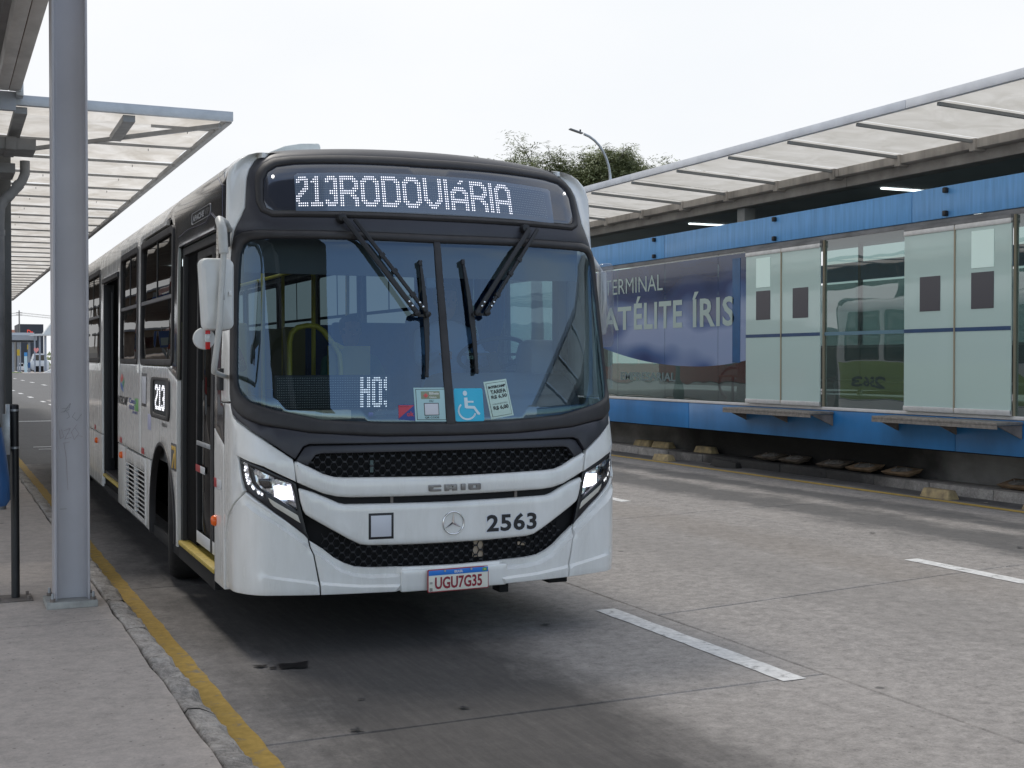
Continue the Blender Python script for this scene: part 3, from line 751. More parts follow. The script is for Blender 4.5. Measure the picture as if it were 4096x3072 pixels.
# litter: a few leaves and scraps on the far lane
for k in range(16):
    x_, y_ = random.uniform(8.0, 10.9), random.uniform(8, 18)
    blot(x_, y_, random.uniform(.02, .05), 8, 1.2, mat('litter_pale', (.4, .36, .3), .9) if k % 3 == 0 else M['oil'], 30 + k, .01, 'litter')
# ------------------------------------------------------------------ left canopy over the bay
cp = thing('bay_canopy', 'long canopy of dirty cream sheets on thin grey purlins, reaching over the bus roof', 'canopy', (.7, 15, .15))
cm = Matrix.Translation((-.7, -15, -.15))
def cb(name, a, b, m, bevel=0.0, parent=cp): return MB().box(a, b, cm).build(name, m, parent, 40 if bevel else None, bevel)
M['beam'] = mat('beam_grey', (.44, .46, .48), .45, .2, .18, 4)
M['purlin'] = mat('purlin_grey', (.30, .305, .31), .6, 0, .25, 4)
cb('front_beam', (-6, 12.46, 4.0), (2.63, 12.52, 4.092), M['beam'], .004)
cb('edge_beam', (2.57, 12.525, 3.99), (2.63, 52, 4.05), M['purlin'], .004)
Y = 13.1; k = 0
while Y < 52:
    x0 = 1.95 if k == 0 else .55
    MB().box((x0, Y - .011, 4.0), (2.565, Y + .011, 4.026), cm).build('purlin', M['purlin'], cp)
    for xx in ((1.2, 2.1) if k else (2.3,)):
        if k < 12: MB().box((xx, Y - .003, 3.96), (xx + .008, Y + .003, 3.985), cm).build('bolt', M['purlin'], cp)
    Y += 1.245; k += 1
M['sheet2'] = dirty_sheet('canopy_sheet_dirty', (.86, .82, .76), (.58, .53, .46))
ys3 = [12.53, 13.1] + [13.1 + 1.245 * i for i in range(1, 32)]
for a, b in zip(ys3, ys3[1:]):
    n = 5; vs = []
    for i in range(n + 1):
        for j in range(7):
            s_ = math.sin(math.pi * i / n) * .03
            x_ = .5 + 2.08 * j / 6
            vs.append((x_ - .7, a + .005 + (b - a - .01) * i / n - 15, 4.036 + s_ + .012 * mnoise.noise(Vector((x_ * 1.3, a, 0))) - .15))
    MB().add(vs, [(i * 7 + j, i * 7 + j + 1, (i + 1) * 7 + j + 1, (i + 1) * 7 + j) for i in range(n) for j in range(6)]).build('roof_sheet', M['sheet2'], cp, 60)
def cbar(name, a, b, w, h, m=None): return MB().bar(Vector(a) + Vector((-.7, -15, -.15)), Vector(b) + Vector((-.7, -15, -.15)), w, h).build(name, m or M['purlin'], cp)
cbar('diagonal_brace', (.8, 14.9, 3.96), (2.53, 12.6, 3.975), .04, .04)
cbar('rafter', (.71, 12.53, 3.965), (.725, 14.9, 3.965), .11, .06)
cbar('rafter', (1.665, 12.53, 3.965), (1.68, 13.7, 3.965), .11, .06)
cb('inner_ceiling', (-6, 12.53, 4.12), (.5, 52, 4.16), mat('dirty_ceiling', (.17, .16, .15), .8, 0, .3, 2))
cb('gutter', (-4, 13.45, 3.752), (.90, 13.95, 3.862), M['steel_d'], .006)
cb('gutter_strap', (.62, 13.43, 3.745), (.72, 13.97, 3.87), M['steel_d'], .006)
cb('downpipe_box', (-2, 14.05, 3.60), (.74, 14.6, 3.70), M['steel_d'], .006)
pm = lambda pts: [Vector(p) + Vector((-.7, -15, -.15)) for p in pts]
MB().tube(pm([(.84, 14.2, 3.75), (.84, 14.2, 3.62), (.81, 14.2, 3.54), (.72, 14.2, 3.42), (.64, 14.2, 3.34), (.60, 14.2, 3.26), (.59, 14.2, 3.1), (.59, 14.2, .15)]), .05, 14).build('downpipe', M['steel_d'], cp, 50)
for p in ((.77, 14.2, 3.49), (.68, 14.2, 3.38), (.59, 14.2, 3.0)):
    MB().lathe([(.056, -.03), (.056, .03)], Vector(p) + Vector((-.7, -15, -.15)), (.6, 0, .7) if p[2] > 3.2 else (0, 0, 1), 16).build('pipe_collar', M['steel_d'], cp, 50)
for xx, yy in ((.69, 15.2), (.69, 24), (.69, 34)):
    cb('column', (xx - .10, yy - .08, .15), (xx + .06, yy + .08, 3.95), mat('column_dark', (.075, .078, .08), .45, 0, .25, 2), .01)
# nearer roof over the pavement
nr = thing('pavement_roof', 'dark steel roof over the pavement with a rust-seamed twin beam along its edge', 'roof', (.5, 4, .15))
nm = Matrix.Translation((-.5, -4, -.15))
def nb(name, a, b, m, bevel=0.0): return MB().box(a, b, nm).build(name, m, nr, 40 if bevel else None, bevel)
nb('edge_channel', (.603, -9, 4.10), (.70, 12.36, 4.24), mat('channel_grey', (.5, .485, .47), .6, 0, .3, 2.5, stretch=(1, .6, 1)), .003)
nb('edge_channel', (.50, -9, 4.102), (.597, 12.36, 4.24), MATS['channel_grey'], .003)
nb('seam', (.597, -9, 4.108), (.603, 12.36, 4.2), mat('rust_seam', (.12, .06, .035), .9, 0, .6, 8))
nb('rear_eave', (.705, -14, 4.16), (2.05, 6.3, 4.2), mat('eave_dark', (.10, .095, .09), .8))
nb('fascia', (.45, -9, 4.241), (.62, 12.3, 4.5), M['steel_d'])
nb('ceiling', (-1.6, -9, 4.5), (.44, 12.3, 4.55), mat('ceiling_dark', (.25, .25, .25), .8, 0, .3, 1))
for yy in (-6, -2.6, .8, 4.2, 7.6, 9.6, 11.05, 12.2):
    nb('cross_beam', (-1.6, yy, 4.36), (.448, yy + .16, 4.498), M['steel_d'], .004)
nb('end_bracket', (.66, 12.28, 4.05), (.72, 12.44, 4.235), M['galv'], .004)
nb('end_plate', (-.2, 12.37, 3.93), (.66, 12.43, 4.10), M['steel'], .004)
for zz in (4.10, 4.18): MB().lathe([(0, 0), (.016, 0), (.016, .014), (0, .014)], Vector((.69, 12.275, zz)) + Vector((-.5, -4, -.15)), (0, -1, 0), 6).build('bolt', M['galv'], nr)

# ------------------------------------------------------------------ the near steel post
ps = thing('steel_post', 'tall grey H-section steel post with scratched graffiti, bolted to the pavement left of the bus', 'post', (.751, 8.45, .15))
pw = mat('post_paint', (.47, .46, .485), .42, 0, .08, 2, .03, 200)
MB().box((-.1, -.1, .04), (-.086, .1, 4.6)).build('flange', pw, ps, 40, .003)
MB().box((.096, -.1, .04), (.11, .1, 4.6)).build('flange', pw, ps, 40, .003)
mb = MB()
prof = [(-.0855, -.03), (-.078, -.008), (-.06, -.004), (.07, -.004), (.088, -.010), (.0955, -.04), (.0955, .02), (-.0855, .02)]
vs = [(x, y, .04) for x, y in prof] + [(x, y, 4.6) for x, y in prof]; n = len(prof)
mb.add(vs, [tuple(range(n)), tuple(range(n, 2 * n))] + [(i, (i + 1) % n, (i + 1) % n + n, i + n) for i in range(n)]).build('web', pw, ps, 60)
MB().box((-.152, -.15, 0), (.150, .15, .042)).build('base_plate', mat('limey_plate', (.36, .36, .34), .7, 0, .35, 9, .2, 60), ps, 40, .004)
for x_, y_ in ((-.115, -.12), (.125, -.12), (-.115, .12), (.125, .12)):
    bt = MB().lathe([(0, 0), (.019, 0), (.019, .018), (0, .018)], (x_, y_, .0425), (0, 0, 1), 6).build('nut', M['rust'], ps)
    MB().lathe([(.009, .0), (.009, .05), (0, .05)], (x_, y_, .043), (0, 0, 1), 10).build('stud', M['galv'], bt)
MB().prism([(-.06, .6), (-.02, .6), (-.02, .602), (-.06, .602)], (0, -.001, 0), lambda u, v: (u, -.005, v)).build('scratch', M['rust'], ps)
gm = mat('graffiti_red', (.25, .15, .16), .8)
def stroke(pts, w=.0011, m=gm):
    P_ = [Vector((x, -.0062, z)) for x, z in pts]
    mb = MB()
    for a, b in zip(P_, P_[1:]): mb.bar(a, b, w, .001, (0, 1, 0))
    mb.build('graffiti', m, ps)
def gpx(x, y):            # graffiti coordinates measured on the post face
    return ((x - 450) * .00112, (1.67 - .15) + (328 - y) * .00095)
for st_ in ([(410, 635), (450, 630), (456, 600), (420, 660)], [(405, 660), (450, 640)], [(430, 650), (445, 665), (450, 690), (435, 702)], [(480, 660), (465, 690), (490, 715), (515, 672)]):
    stroke([gpx(*p) for p in st_], .0012, mat('scratch_dark', (.12, .12, .14), .7))
for st_ in ([(358, 765), (372, 852), (385, 858)], [(396, 775), (402, 832), (420, 820), (408, 770)], [(420, 780), (455, 765), (425, 835), (460, 825)], [(490, 740), (460, 790), (475, 840), (500, 800), (480, 765)], [(495, 815), (525, 822)], [(415, 862), (450, 855)], [(420, 862), (432, 960), (440, 1172)]):
    stroke([gpx(*p) for p in st_])

# thin black pole with galvanised bracket, blue bin
pl = thing('bracket_pole', 'thin black pole with galvanised bracket and clamps standing left of the steel post', 'pole', (.447, 8.78, .15))
MB().tube([(0, 0, .01), (0, 0, 1.24)], .0262, 18).build('pole', mat('pole_black', (.018, .019, .022), .4, 0, .3, 6), pl, 50)
MB().lathe([(0, 1.25), (.02, 1.25), (.027, 1.242), (.027, 1.2)], (0, 0, 0), (0, 0, 1), 18).build('cap', M['black'], pl, 50)
for zz in (1.205, .965): MB().lathe([(.0275, 0), (.0275, .014)], (0, 0, zz), (0, 0, 1), 18).build('clamp', M['galv'], pl, 50)
MB().box((-.072, -.035, .93), (-.028, -.029, 1.19)).build('bracket', M['galv'], pl, 40, .002)
MB().box((-.052, -.0285, .95), (-.028, .03, 1.25)).build('bracket', M['galv'], pl, 40, .002)
MB().box((-.13, -.12, 0), (.1, .12, .01)).build('base_plate', M['rust'], pl, 40, .002)
for x_, y_ in ((.075, -.09), (.075, .09), (-.1, -.09), (-.1, .09)): MB().lathe([(0, .0), (.011, 0), (.011, .02), (0, .02)], (x_, y_, .0105), (0, 0, 1), 6).build('nut', M['rust'], pl)
bn2 = thing('litter_bin', 'blue hanging litter bin cut by the left edge of the picture', 'litter bin', (.18, 8.5, .15))
prof = []
for z_, x_ in ((.655, .14), (.64, .205), (.67, .225), (.80, .222), (.95, .205), (1.08, .185), (1.12, .18)):
    prof.append((z_, x_))
mb = MB(); n = 20
for z_, x_ in prof:
    for k in range(n):
        a = 2 * math.pi * k / n; c_, s_ = math.cos(a), math.sin(a)
        mb.v.append((x_ * math.copysign(abs(c_) ** .6, c_), .16 * math.copysign(abs(s_) ** .6, s_), z_))
for i in range(len(prof) - 1):
    for k in range(n): mb.f.append((i * n + k, i * n + (k + 1) % n, (i + 1) * n + (k + 1) % n, (i + 1) * n + k))
mb.f.append(tuple(range(n))); mb.build('bin_body', mat('bin_blue', (.02, .09, .24), .4, 0, .15, 5), bn2, 50)
mb = MB(); n = 20
for z_, x_ in ((1.10, .178), (1.2, .17), (1.27, .15), (1.30, .05)):
    for k in range(n):
        a = 2 * math.pi * k / n; w_ = 1 + .06 * math.sin(5 * a + z_ * 20); mb.v.append((x_ * math.cos(a) * w_, .14 * math.sin(a) * w_, z_))
for i in range(3):
    for k in range(n): mb.f.append((i * n + k, i * n + (k + 1) % n, (i + 1) * n + (k + 1) % n, (i + 1) * n + k))
mb.build('bin_liner', mat('black_bag', (.015, .015, .015), .3), bn2, 50)

# ------------------------------------------------------------------ trees and street lamp beyond the station
def tree(label, base, trunk_h, limbs, leaf_n, seed, spread, group='trees beyond the station roof', sparse=.0):
    rnd = random.Random(seed)
    t = thing('tree', label, 'tree', base, (0, 0, 0), group)
    MB().tube([(0, 0, 0), (.1, .05, trunk_h * .5), (0, 0, trunk_h)], [.34, .25, .2], 10).build('trunk', M['bark'], t, 60)
    tips = []; mb = MB()
    def grow(p, d, L_, r, lev):
        n = 4; pts = [p]; q = p.copy(); dd = d.copy()
        for k in range(n):
            dd = (dd + Vector((rnd.uniform(-.2, .2), rnd.uniform(-.2, .2), rnd.uniform(-.08, .16)))).normalized(); q = q + dd * L_ / n; pts.append(q.copy())
        mb.tube(pts, [r * (1 - .13 * k) for k in range(n + 1)], 6 if lev < 2 else 4, False)
        if lev >= 3: tips.extend(pts[1:]); return
        if lev == 2: tips.extend(pts[3:])
        for k in range(3 if lev < 2 else 4):
            a = rnd.uniform(0, 2 * math.pi); side_ = Vector((math.cos(a), math.sin(a), rnd.uniform(.05, .7)))
            grow(pts[-1 - (k % 3)], (dd * .7 + side_ * spread).normalized(), L_ * rnd.uniform(.55, .8), r * .55, lev + 1)
    for (dx, dy, dz, L_) in limbs: grow(Vector((0, 0, trunk_h * .97)), Vector((dx, dy, dz)).normalized(), L_, .12, 0)
    mb.build('limbs', M['bark'], t, 60)
    lf = MB(); per = leaf_n / max(1, len(tips))
    for p in tips:
        if rnd.random() < sparse: continue
        dens_ = 1.6 if p.z < base_top(tips) - 1.2 else .75
        for _ in range(int(per * dens_ + rnd.random())):
            c = p + Vector((rnd.gauss(0, .26), rnd.gauss(0, .26), rnd.gauss(0, .16)))
            a = rnd.uniform(0, 6.28); dr = Vector((math.cos(a), math.sin(a), rnd.uniform(-.7, .15))).normalized(); sidev = dr.cross(Vector((0, 0, 1))).normalized()
            L_ = rnd.uniform(.16, .34)
            for sgn in (-1, 1):
                for k in range(3):
                    o = c + dr * L_ * k * .5; e = (sidev * sgn * .8 + dr * .5 + Vector((0, 0, rnd.uniform(-.5, .1)))).normalized() * rnd.uniform(.10, .19); w = dr * .026
                    lf.add([o - w, o + w, o + e], [(0, 1, 2)])
    lf.build('crown', M['leaf'], t)
    return t
def base_top(tips): return max(p.z for p in tips)
tree('dense feathery tree behind the street lamp, rising over the station roof edge', (24.7, 46, 0), 6.0, [(.2, 0, 1, 2.3), (-.7, .3, .8, 2.4), (.8, -.2, .7, 2.4), (-1.1, -.2, .55, 2.6), (.1, .8, .7, 1.9), (1.2, .2, .55, 2.5), (.5, .3, .9, 2.3), (-.3, -.3, 1, 2.2)], 36000, 5, .95)
tree('sparse feathery tree with bare twigs, left one above the bus roof', (21.9, 46.5, 0), 5.9, [(.2, 0, 1, 2.2), (-.7, .2, .8, 2.1), (.8, -.2, .7, 1.9), (-.2, -.6, .8, 1.8)], 8000, 11, .8, sparse=.25)
lm = thing('street_lamp', 'grey street lamp with a bent arm reaching left in front of the dense tree', 'street lamp', (21.75, 40, 0))
pts = [(0, 0, 0), (0, 0, 6), (0, 0, 8.05)] + [(-1.35 * (1 - math.cos(a)) ** 1.0 * .95, 0, 8.05 + 1.62 * math.sin(a)) for a in [R(10 * k) for k in range(1, 9)]]
MB().tube(pts, [.09, .075, .06] + [.045] * 8, 10).build('pole', M['galv'], lm, 60)
MB().bar((-1.12, 0, 9.66), (-1.62, 0, 9.78), .16, .045).build('lamp_head', M['steel_d'], lm, 40, .01)
MB().tube([(-1.2, 0, 9.7), (-1.2, 0, 9.79)], .03, 8).build('photocell', M['black'], lm)

# ------------------------------------------------------------------ far end of the terminal, seen between the posts
def FX(u): return 10.5 + (u - 107) * .0156
def FZ(v): return 1.67 + (587 - v) * .0166
isl = structure(box('traffic_island', (6.5, 197, -.05), (60, 330, .06), M['walk']))
gr = MB().box((9.8, 200, .06), (FX(160), 212, .12)).build('grass_verge', mat('grass', (.10, .16, .03), .95, 0, .4, 2), None); stuff(gr)
def far_box(name, label, cat, u0, v0, u1, v1, m, Y0=216, d=4, group=None):
    o = MB().box((FX(u0), Y0, max(.06, FZ(v1))), (FX(u1), Y0 + d, FZ(v0))).build(name, m); return tag(o, label, cat, group)
dk = mat('dark_cladding', (.03, .034, .045), .6); wh = mat('far_white', (.62, .62, .60), .8); rf = mat('red_tiles', (.28, .12, .08), .9, 0, .4, 1.5, stretch=(6, 1, 1))
h = thing('house', 'white upper storey with windows left of the tiled roof', 'house', (FX(130), 262, 0))
for (a, b) in (((FX(88), 260, 0), (FX(150), 268, FZ(206) + 1)),):
    MB().box(*[tuple(Vector(p) - Vector((FX(130), 262, 0))) for p in (a, b)]).build('wall', wh, h)
for uu in (113, 133):
    for vv in (222, 262): MB().box(*[tuple(Vector(p) - Vector((FX(130), 262, 0))) for p in ((FX(uu), 259.9, FZ(vv + 22) + 1), (FX(uu + 12), 260.05, FZ(vv) + 1))]).build('window', dk, h)
h = thing('house', 'house with a weathered red tile roof behind the far shelter', 'house', (FX(200), 250, 0))
hm = Vector((FX(200), 250, 0))
MB().box(*[tuple(Vector(p) - hm) for p in ((FX(152), 246, 0), (FX(262), 256, FZ(282)))]).build('wall', mat('far_cream', (.5, .45, .38), .9), h)
a = [(FX(146), 245, FZ(285)), (FX(266), 245, FZ(285)), (FX(256), 251, FZ(232)), (FX(150), 251, FZ(232)), (FX(146), 257, FZ(285)), (FX(266), 257, FZ(285))]
MB().add([Vector(p) - hm for p in a], [(0, 1, 2, 3), (3, 2, 5, 4), (0, 3, 4), (1, 5, 2), (0, 4, 5, 1)]).build('roof', rf, h)
for uu in (165, 190, 215): MB().box(*[tuple(Vector(p) - hm) for p in ((FX(uu), 245.9, FZ(308)), (FX(uu + 12), 246.02, FZ(290)))]).build('window', dk, h)
sh = thing('shop_building', 'flat black shop building with red letters on its front', 'building', (FX(360), 240, 0)); hm = Vector((FX(360), 240, 0))
MB().box(*[tuple(Vector(p) - hm) for p in ((FX(256), 238, 0), (FX(520), 250, FZ(190)))]).build('wall', dk, sh)
text('sign_letters', 'Da', FX(348) - hm.x, FZ(308), FX(415) - hm.x, FZ(248), lambda u, v, o=0: (u, -2.0 - o, v), mat('red_letters', (.55, .05, .03), .5, emit=(.7, .08, .05), estr=.3), sh, .06, .03)
ut = thing('utility_pole', 'concrete utility pole with crossarm and wires over the far roofs', 'utility pole', (FX(249), 232, 0))
MB().tube([(0, 0, 0), (-.05, 0, FZ(97) + .6)], [.16, .1], 8).build('pole', mat('pole_concrete', (.2, .19, .17), .9), ut)
for vv in (118, 140): MB().box((-.55, -.05, FZ(vv) + .5), (.45, .05, FZ(vv) + .6)).build('crossarm', M['rust'], ut)
for k, vv in enumerate((118, 124, 140, 146)):
    MB().tube([(-14, 0, FZ(vv + 26)), (-7, 0, FZ(vv + 18)), (0, 0, FZ(vv) + .6), (8, 0, FZ(vv + 10)), (20, 0, FZ(vv + 6))], .018, 4).build('wire', M['ink'], ut)
s1 = thing('bus_shelter', 'long low grey shelter roof on paired posts at the far end of the road', 'bus shelter', (FX(200), 214, .06)); o_ = Vector((FX(200), 214, .06))
def sbx(name, a, b, m, par): return MB().box(tuple(Vector(a) - o_), tuple(Vector(b) - o_)).build(name, m, par)
sbx('roof_edge', (FX(60), 213, FZ(383)), (FX(345), 218, FZ(340)), mat('far_roof_grey', (.33, .34, .36), .6), s1)
sbx('roof', (FX(60), 213, FZ(338)), (FX(320), 218, FZ(312)), mat('far_roof_pale', (.5, .52, .55), .6), s1)
sbx('soffit', (FX(60), 213.5, FZ(398)), (FX(345), 217.5, FZ(385)), dk, s1)
for (uu, w) in ((115, 10), (127, 8), (164, 16), (186, 12), (262, 12), (276, 10)): sbx('post', (FX(uu), 214, .06), (FX(uu + w), 214.2, FZ(398)), M['steel'], s1)
s2 = thing('bus_shelter', 'far shelter with a white roof sloping up to the right, next to the black shop', 'bus shelter', (FX(350), 209, .06)); o_ = Vector((FX(350), 209, .06))
a = [(FX(250), 208, FZ(347)), (FX(520), 208, FZ(340)), (FX(520), 208, FZ(322)), (FX(310), 208, FZ(328))]
MB().add([Vector(p) - o_ for p in a] + [Vector(p) + Vector((0, 3, 0)) - o_ for p in a], [(0, 1, 2, 3), (7, 6, 5, 4), (0, 4, 5, 1), (1, 5, 6, 2), (2, 6, 7, 3), (3, 7, 4, 0)]).build('roof_edge', wh, s2)
a = [(FX(385), 209, FZ(326)), (FX(600), 209, FZ(326)), (FX(600), 209, FZ(160)), (FX(480), 209, FZ(205))]
MB().add([Vector(p) - o_ for p in a] + [Vector(p) + Vector((0, 3, 0)) - o_ for p in a], [(0, 1, 2, 3), (7, 6, 5, 4), (0, 4, 5, 1), (1, 5, 6, 2), (2, 6, 7, 3), (3, 7, 4, 0)]).build('roof', wh, s2)
for (uu, w) in ((300, 14), (345, 16), (394, 22)): sbx('post', (FX(uu), 209, .06), (FX(uu + w), 209.25, FZ(345)), M['steel'], s2)
tt = thing('totem_sign', 'slim blue topped white information totem by the far shelter', 'sign', (FX(212), 206, .06)); o_ = Vector((FX(212), 206, .06))
sbx('panel', (FX(198), 206, .1), (FX(226), 206.2, FZ(535)), mat('totem_white', (.5, .62, .66), .5), tt); sbx('top', (FX(198), 206, FZ(534)), (FX(226), 206.2, FZ(500)), mat('totem_blue', (.05, .25, .55), .5), tt)
far_box('hanging_sign', 'small yellow hanging sign on the left shelter posts', 'sign', 153, 470, 180, 528, mat('sign_yellow', (.6, .4, .03), .6), 212, .1)
far_box('hanging_sign', 'thin yellow sign on the middle shelter posts', 'sign', 248, 425, 258, 470, MATS['sign_yellow'], 212, .1)
hb = thing('heart_sign', 'pink heart shaped sign hanging in front of the far shelter', 'sign', (FX(312), 207, FZ(478)))
MB().prism([(.36 * 1.0 * (math.sin(t) ** 3), .03 * (13 * math.cos(t) - 5 * math.cos(2 * t) - 2 * math.cos(3 * t) - math.cos(4 * t))) for t in [2 * math.pi * k / 24 for k in range(24)]], (0, .08, 0), lambda u, v: (u, 0, v)).build('heart', mat('pink', (.75, .28, .26), .6), hb)
def small_vehicle(name, label, cat, u0, v0, u1, v1, col, Y0, hgt):
    t = thing(name, label, cat, (FX((u0 + u1) / 2), Y0, .06)); L_ = FX(u1) - FX(u0)
    cx = mat('vehicle_paint_' + name, col, .35, coat=.4)
    pr = [(-L_ / 2, .25), (L_ / 2, .25), (L_ / 2, hgt * .55), (L_ * .42, hgt * .62), (L_ * .28, hgt), (-L_ * .3, hgt), (-L_ * .44, hgt * .6), (-L_ / 2, hgt * .5)]
    MB().prism(pr, (0, 3.6, 0), lambda u, v: (u, 0, v)).build('body', cx, t, 40, .05)
    MB().prism([(-L_ * .36, hgt * .62), (L_ * .34, hgt * .62), (L_ * .25, hgt * .93), (-L_ * .27, hgt * .93)], (0, .02, 0), lambda u, v: (u, -.015, v)).build('window', M['blackg'], t)
    for s_ in (-.32, .32): MB().lathe([(0, 0), (.3, 0), (.32, .05), (.32, .2), (0, .2)], (L_ * s_, .25, .32), (0, -1, 0), 16).build('wheel', M['rubber'], t)
    return t
small_vehicle('parked_car', 'white car parked behind the blue bin, beyond the totem', 'car', 205, 525, 268, 590, (.6, .6, .6), 224, 1.45)
small_vehicle('parked_car', 'dark car parked right of the white one', 'car', 270, 560, 330, 600, (.08, .09, .1), 225, 1.4)
small_vehicle('far_bus', 'white bus standing behind the far shelter on the right', 'bus', 335, 430, 520, 600, (.6, .62, .64), 226, 3.0)
far_box('litter_bin', 'small blue bin by the foot of the far totem', 'litter bin', 234, 592, 258, 640, mat('bin_blue', (.02, .09, .24), .4), 207, .5)
far_box('bench', 'black slatted bench under the right far shelter', 'bench', 318, 625, 392, 680, M['void'], 210, .5)
rm = thing('concrete_ramp', 'low white concrete ramp at the right end of the far kerb', 'ramp', (FX(420), 203, .06))
MB().prism([(-.9, 0), (3.5, 0), (3.5, 1.15), (.4, .62)], (0, 2.5, 0), lambda u, v: (u, 0, v)).build('ramp_body', wh, rm)
hedge = MB()
for k in range(200):
    x_ = random.uniform(-5, 60); z_ = random.uniform(0, 3.2); hedge.add([(x_ - .6, 300, z_), (x_ + .6, 300, z_ - .1), (x_ + .1, 300 + random.random(), z_ + .9)], [(0, 1, 2)])
stuff(hedge.build('far_hedge', M['leaf']))

# things on the left that only the bus windows mirror
rb = thing('red_bus', 'red and white bus parked beyond the pavement, mirrored in the front door glass', 'bus', (-4.6, 36, 0))
MB().box((-1.25, 0, .9), (1.25, 11, 3.1)).build('body', mat('bus_red', (.42, .02, .02), .35, coat=.4), rb, 40, .12)
MB().box((-1.26, -.02, .35), (1.26, 11, .895)).build('skirt', mat('bus_lower_white', (.6, .6, .6), .4), rb, 40, .05)
MB().box((-1.12, -.03, 1.4), (1.12, .0, 2.6)).build('windscreen', M['blackg'], rb)
for k in range(7): MB().box((1.252, .5 + 1.45 * k, 1.6), (1.262, 1.8 + 1.45 * k, 2.5)).build('window', M['blackg'], rb)
bd2 = thing('notice_board', 'blue bay board with pale panels under the canopy, mirrored in the bus window', 'notice board', (-.5, 24, .15))
MB().box((-.7, 0, 1.35), (.4, .05, 2.1)).build('board', mat('board_blue', (.02, .07, .25), .5), bd2)
for a in (-.55, .05): MB().box((a, -.01, 1.45), (a + .28, 0, 1.8)).build('panel', mat('board_pale', (.3, .36, .36), .5), bd2)
for a in (-.6, .3): MB().tube([(a, .08, 0), (a, .08, 2.3)], .03, 8).build('leg', M['steel'], bd2)

tb = thing('unseen_hall', 'low brown hall beyond the left canopy, added out of view to darken the bus window reflections', 'building', (-15, 58, 0))  # unseen hall, added to darken what the bus side windows mirror
MB().box((-14, 0, 0), (12.5, 8, 3.3)).build('wall', mat('hall_brown', (.17, .13, .10), .9, 0, .3, 1), tb)
for k in range(8): MB().box((-13 + k * 3.2, -.03, .9), (-11.2 + k * 3.2, 0, 2.4)).build('window', M['blackg'], tb)
MB().box((-14.5, -1, 3.3), (13, 8.5, 3.55)).build('roof_edge', M['steel_d'], tb)
# ================================================================== the bus
S1=1.05;A1=math.radians(13);RC=0.258
LC=RC*(math.pi/2-A1)
def plan(s):
    """plan curve of the body skin: s runs from the front centre round the corner and back along the side -> x, y, nx, ny"""
    a=abs(s); sg=1 if s>=0 else -1
    def gentle(u):
        n=8;x=y=0
        for i in range(n):
            t=(i+.5)/n*u; f=A1*(t/S1)**1.5
            x+=math.cos(f)*u/n;y+=math.sin(f)*u/n
        return x,y
    if a<=S1:
        x,y=gentle(a);f=A1*(a/S1)**1.5
    else:
        x0,y0=gentle(S1)
        if a<=S1+LC:
            f=A1+(a-S1)/RC
            x=x0+RC*(math.sin(f)-math.sin(A1));y=y0+RC*(math.cos(A1)-math.cos(f))
        else:
            f=math.pi/2
            x=x0+RC*(1-math.sin(A1));y=y0+RC*math.cos(A1)+(a-S1-LC)
    return sg*x,y,sg*math.sin(f),-math.cos(f)
XS=plan(3)[0]
KX=1.225/XS
VC=2.715;RR=0.20
def sst(t): t=max(0,min(1,t)); return t*t*(3-2*t)
def lean(z):
    l=0.0
    if z<.5: l+=.04*((.5-z)/.25)**2*.6
    if z>1.1: l+=.19*(z-1.1)
    if z>2.35: l+=.12*(z-2.35)
    return l
def P(s,v,off=0.0):
    x,y,nx,ny=plan(s)
    if v>VC:
        a=min((v-VC)/RR,math.pi/2); z=VC+RR*math.sin(a); o=RR*(1-math.cos(a)); cn,sn=math.cos(a),math.sin(a)
    else: z=v;o=0.;cn,sn=1.,0.
    w=1-sst((abs(s)-1.2)/.5)
    y+=lean(z)*w
    x*=KX
    th=w*(.045*max(0,z-1.1)+.09*max(0,z-2.3))+(1-w)*.014*max(0,z-1.1)
    x*=1-th/1.25*min(1,abs(x)/1.25)
    zz=z+.075*(1-min(1,abs(x)/1.25)**2)*sst((v-2.1)/.8)*(w if True else 1)
    x+=nx*(off*cn-o);y+=ny*(off*cn-o);zz+=off*sn
    return (x,y,zz)
YC = plan(S1 + LC)[1]
def sL(y): return -(S1 + LC + y - YC)
def sR(y): return (S1 + LC + y - YC)
def side_poly(pts, right=False): return [((sR if right else sL)(y), v) for y, v in pts]
def FLX(y, v, off=0.0): return P(sL(y), v, off)
def FRX(y, v, off=0.0): return P(sR(y), v, off)
B = thing('city_bus', 'white city bus with dark front mask and lit route sign, stopped at the kerb', 'bus', (2.757, 7.03, 0), (R(.2), 0, R(-.77)))
W_, K_, MK = M['wpaint'], M['void'], M['mask']
def sym(half):            # closed outline from its left half (s <= 0), listed from the centre top round to the centre bottom
    return half + [(-x, y) for x, y in reversed(half) if abs(x) > 1e-6]

# ---- dark front mask with its openings
seal_out = sym([(0, 2.412), (-.5, 2.418), (-.965, 2.424), (-1.16, 2.43), (-1.26, 2.425), (-1.33, 2.405), (-1.37, 2.36), (-1.385, 2.28), (-1.395, 1.95), (-1.40, 1.60), (-1.395, 1.48), (-1.36, 1.412), (-1.245, 1.353), (-1.124, 1.312), (-.847, 1.265), (-.422, 1.24), (0, 1.236)])
glass_e = sym([(0, 2.366), (-.5, 2.372), (-1.08, 2.377), (-1.19, 2.372), (-1.245, 2.35), (-1.272, 2.30), (-1.29, 2.20), (-1.305, 1.95), (-1.31, 1.60), (-1.30, 1.53), (-1.265, 1.483), (-1.20, 1.443), (-1.05, 1.40), (-.775, 1.342), (-.40, 1.318), (0, 1.311)])
sign_out = sym([(0, 2.857), (-.6, 2.868), (-.93, 2.872), (-1.06, 2.862), (-1.139, 2.828), (-1.178, 2.77), (-1.178, 2.70), (-1.16, 2.59), (-1.125, 2.535), (-1.05, 2.502), (-.5, 2.492), (0, 2.489)])
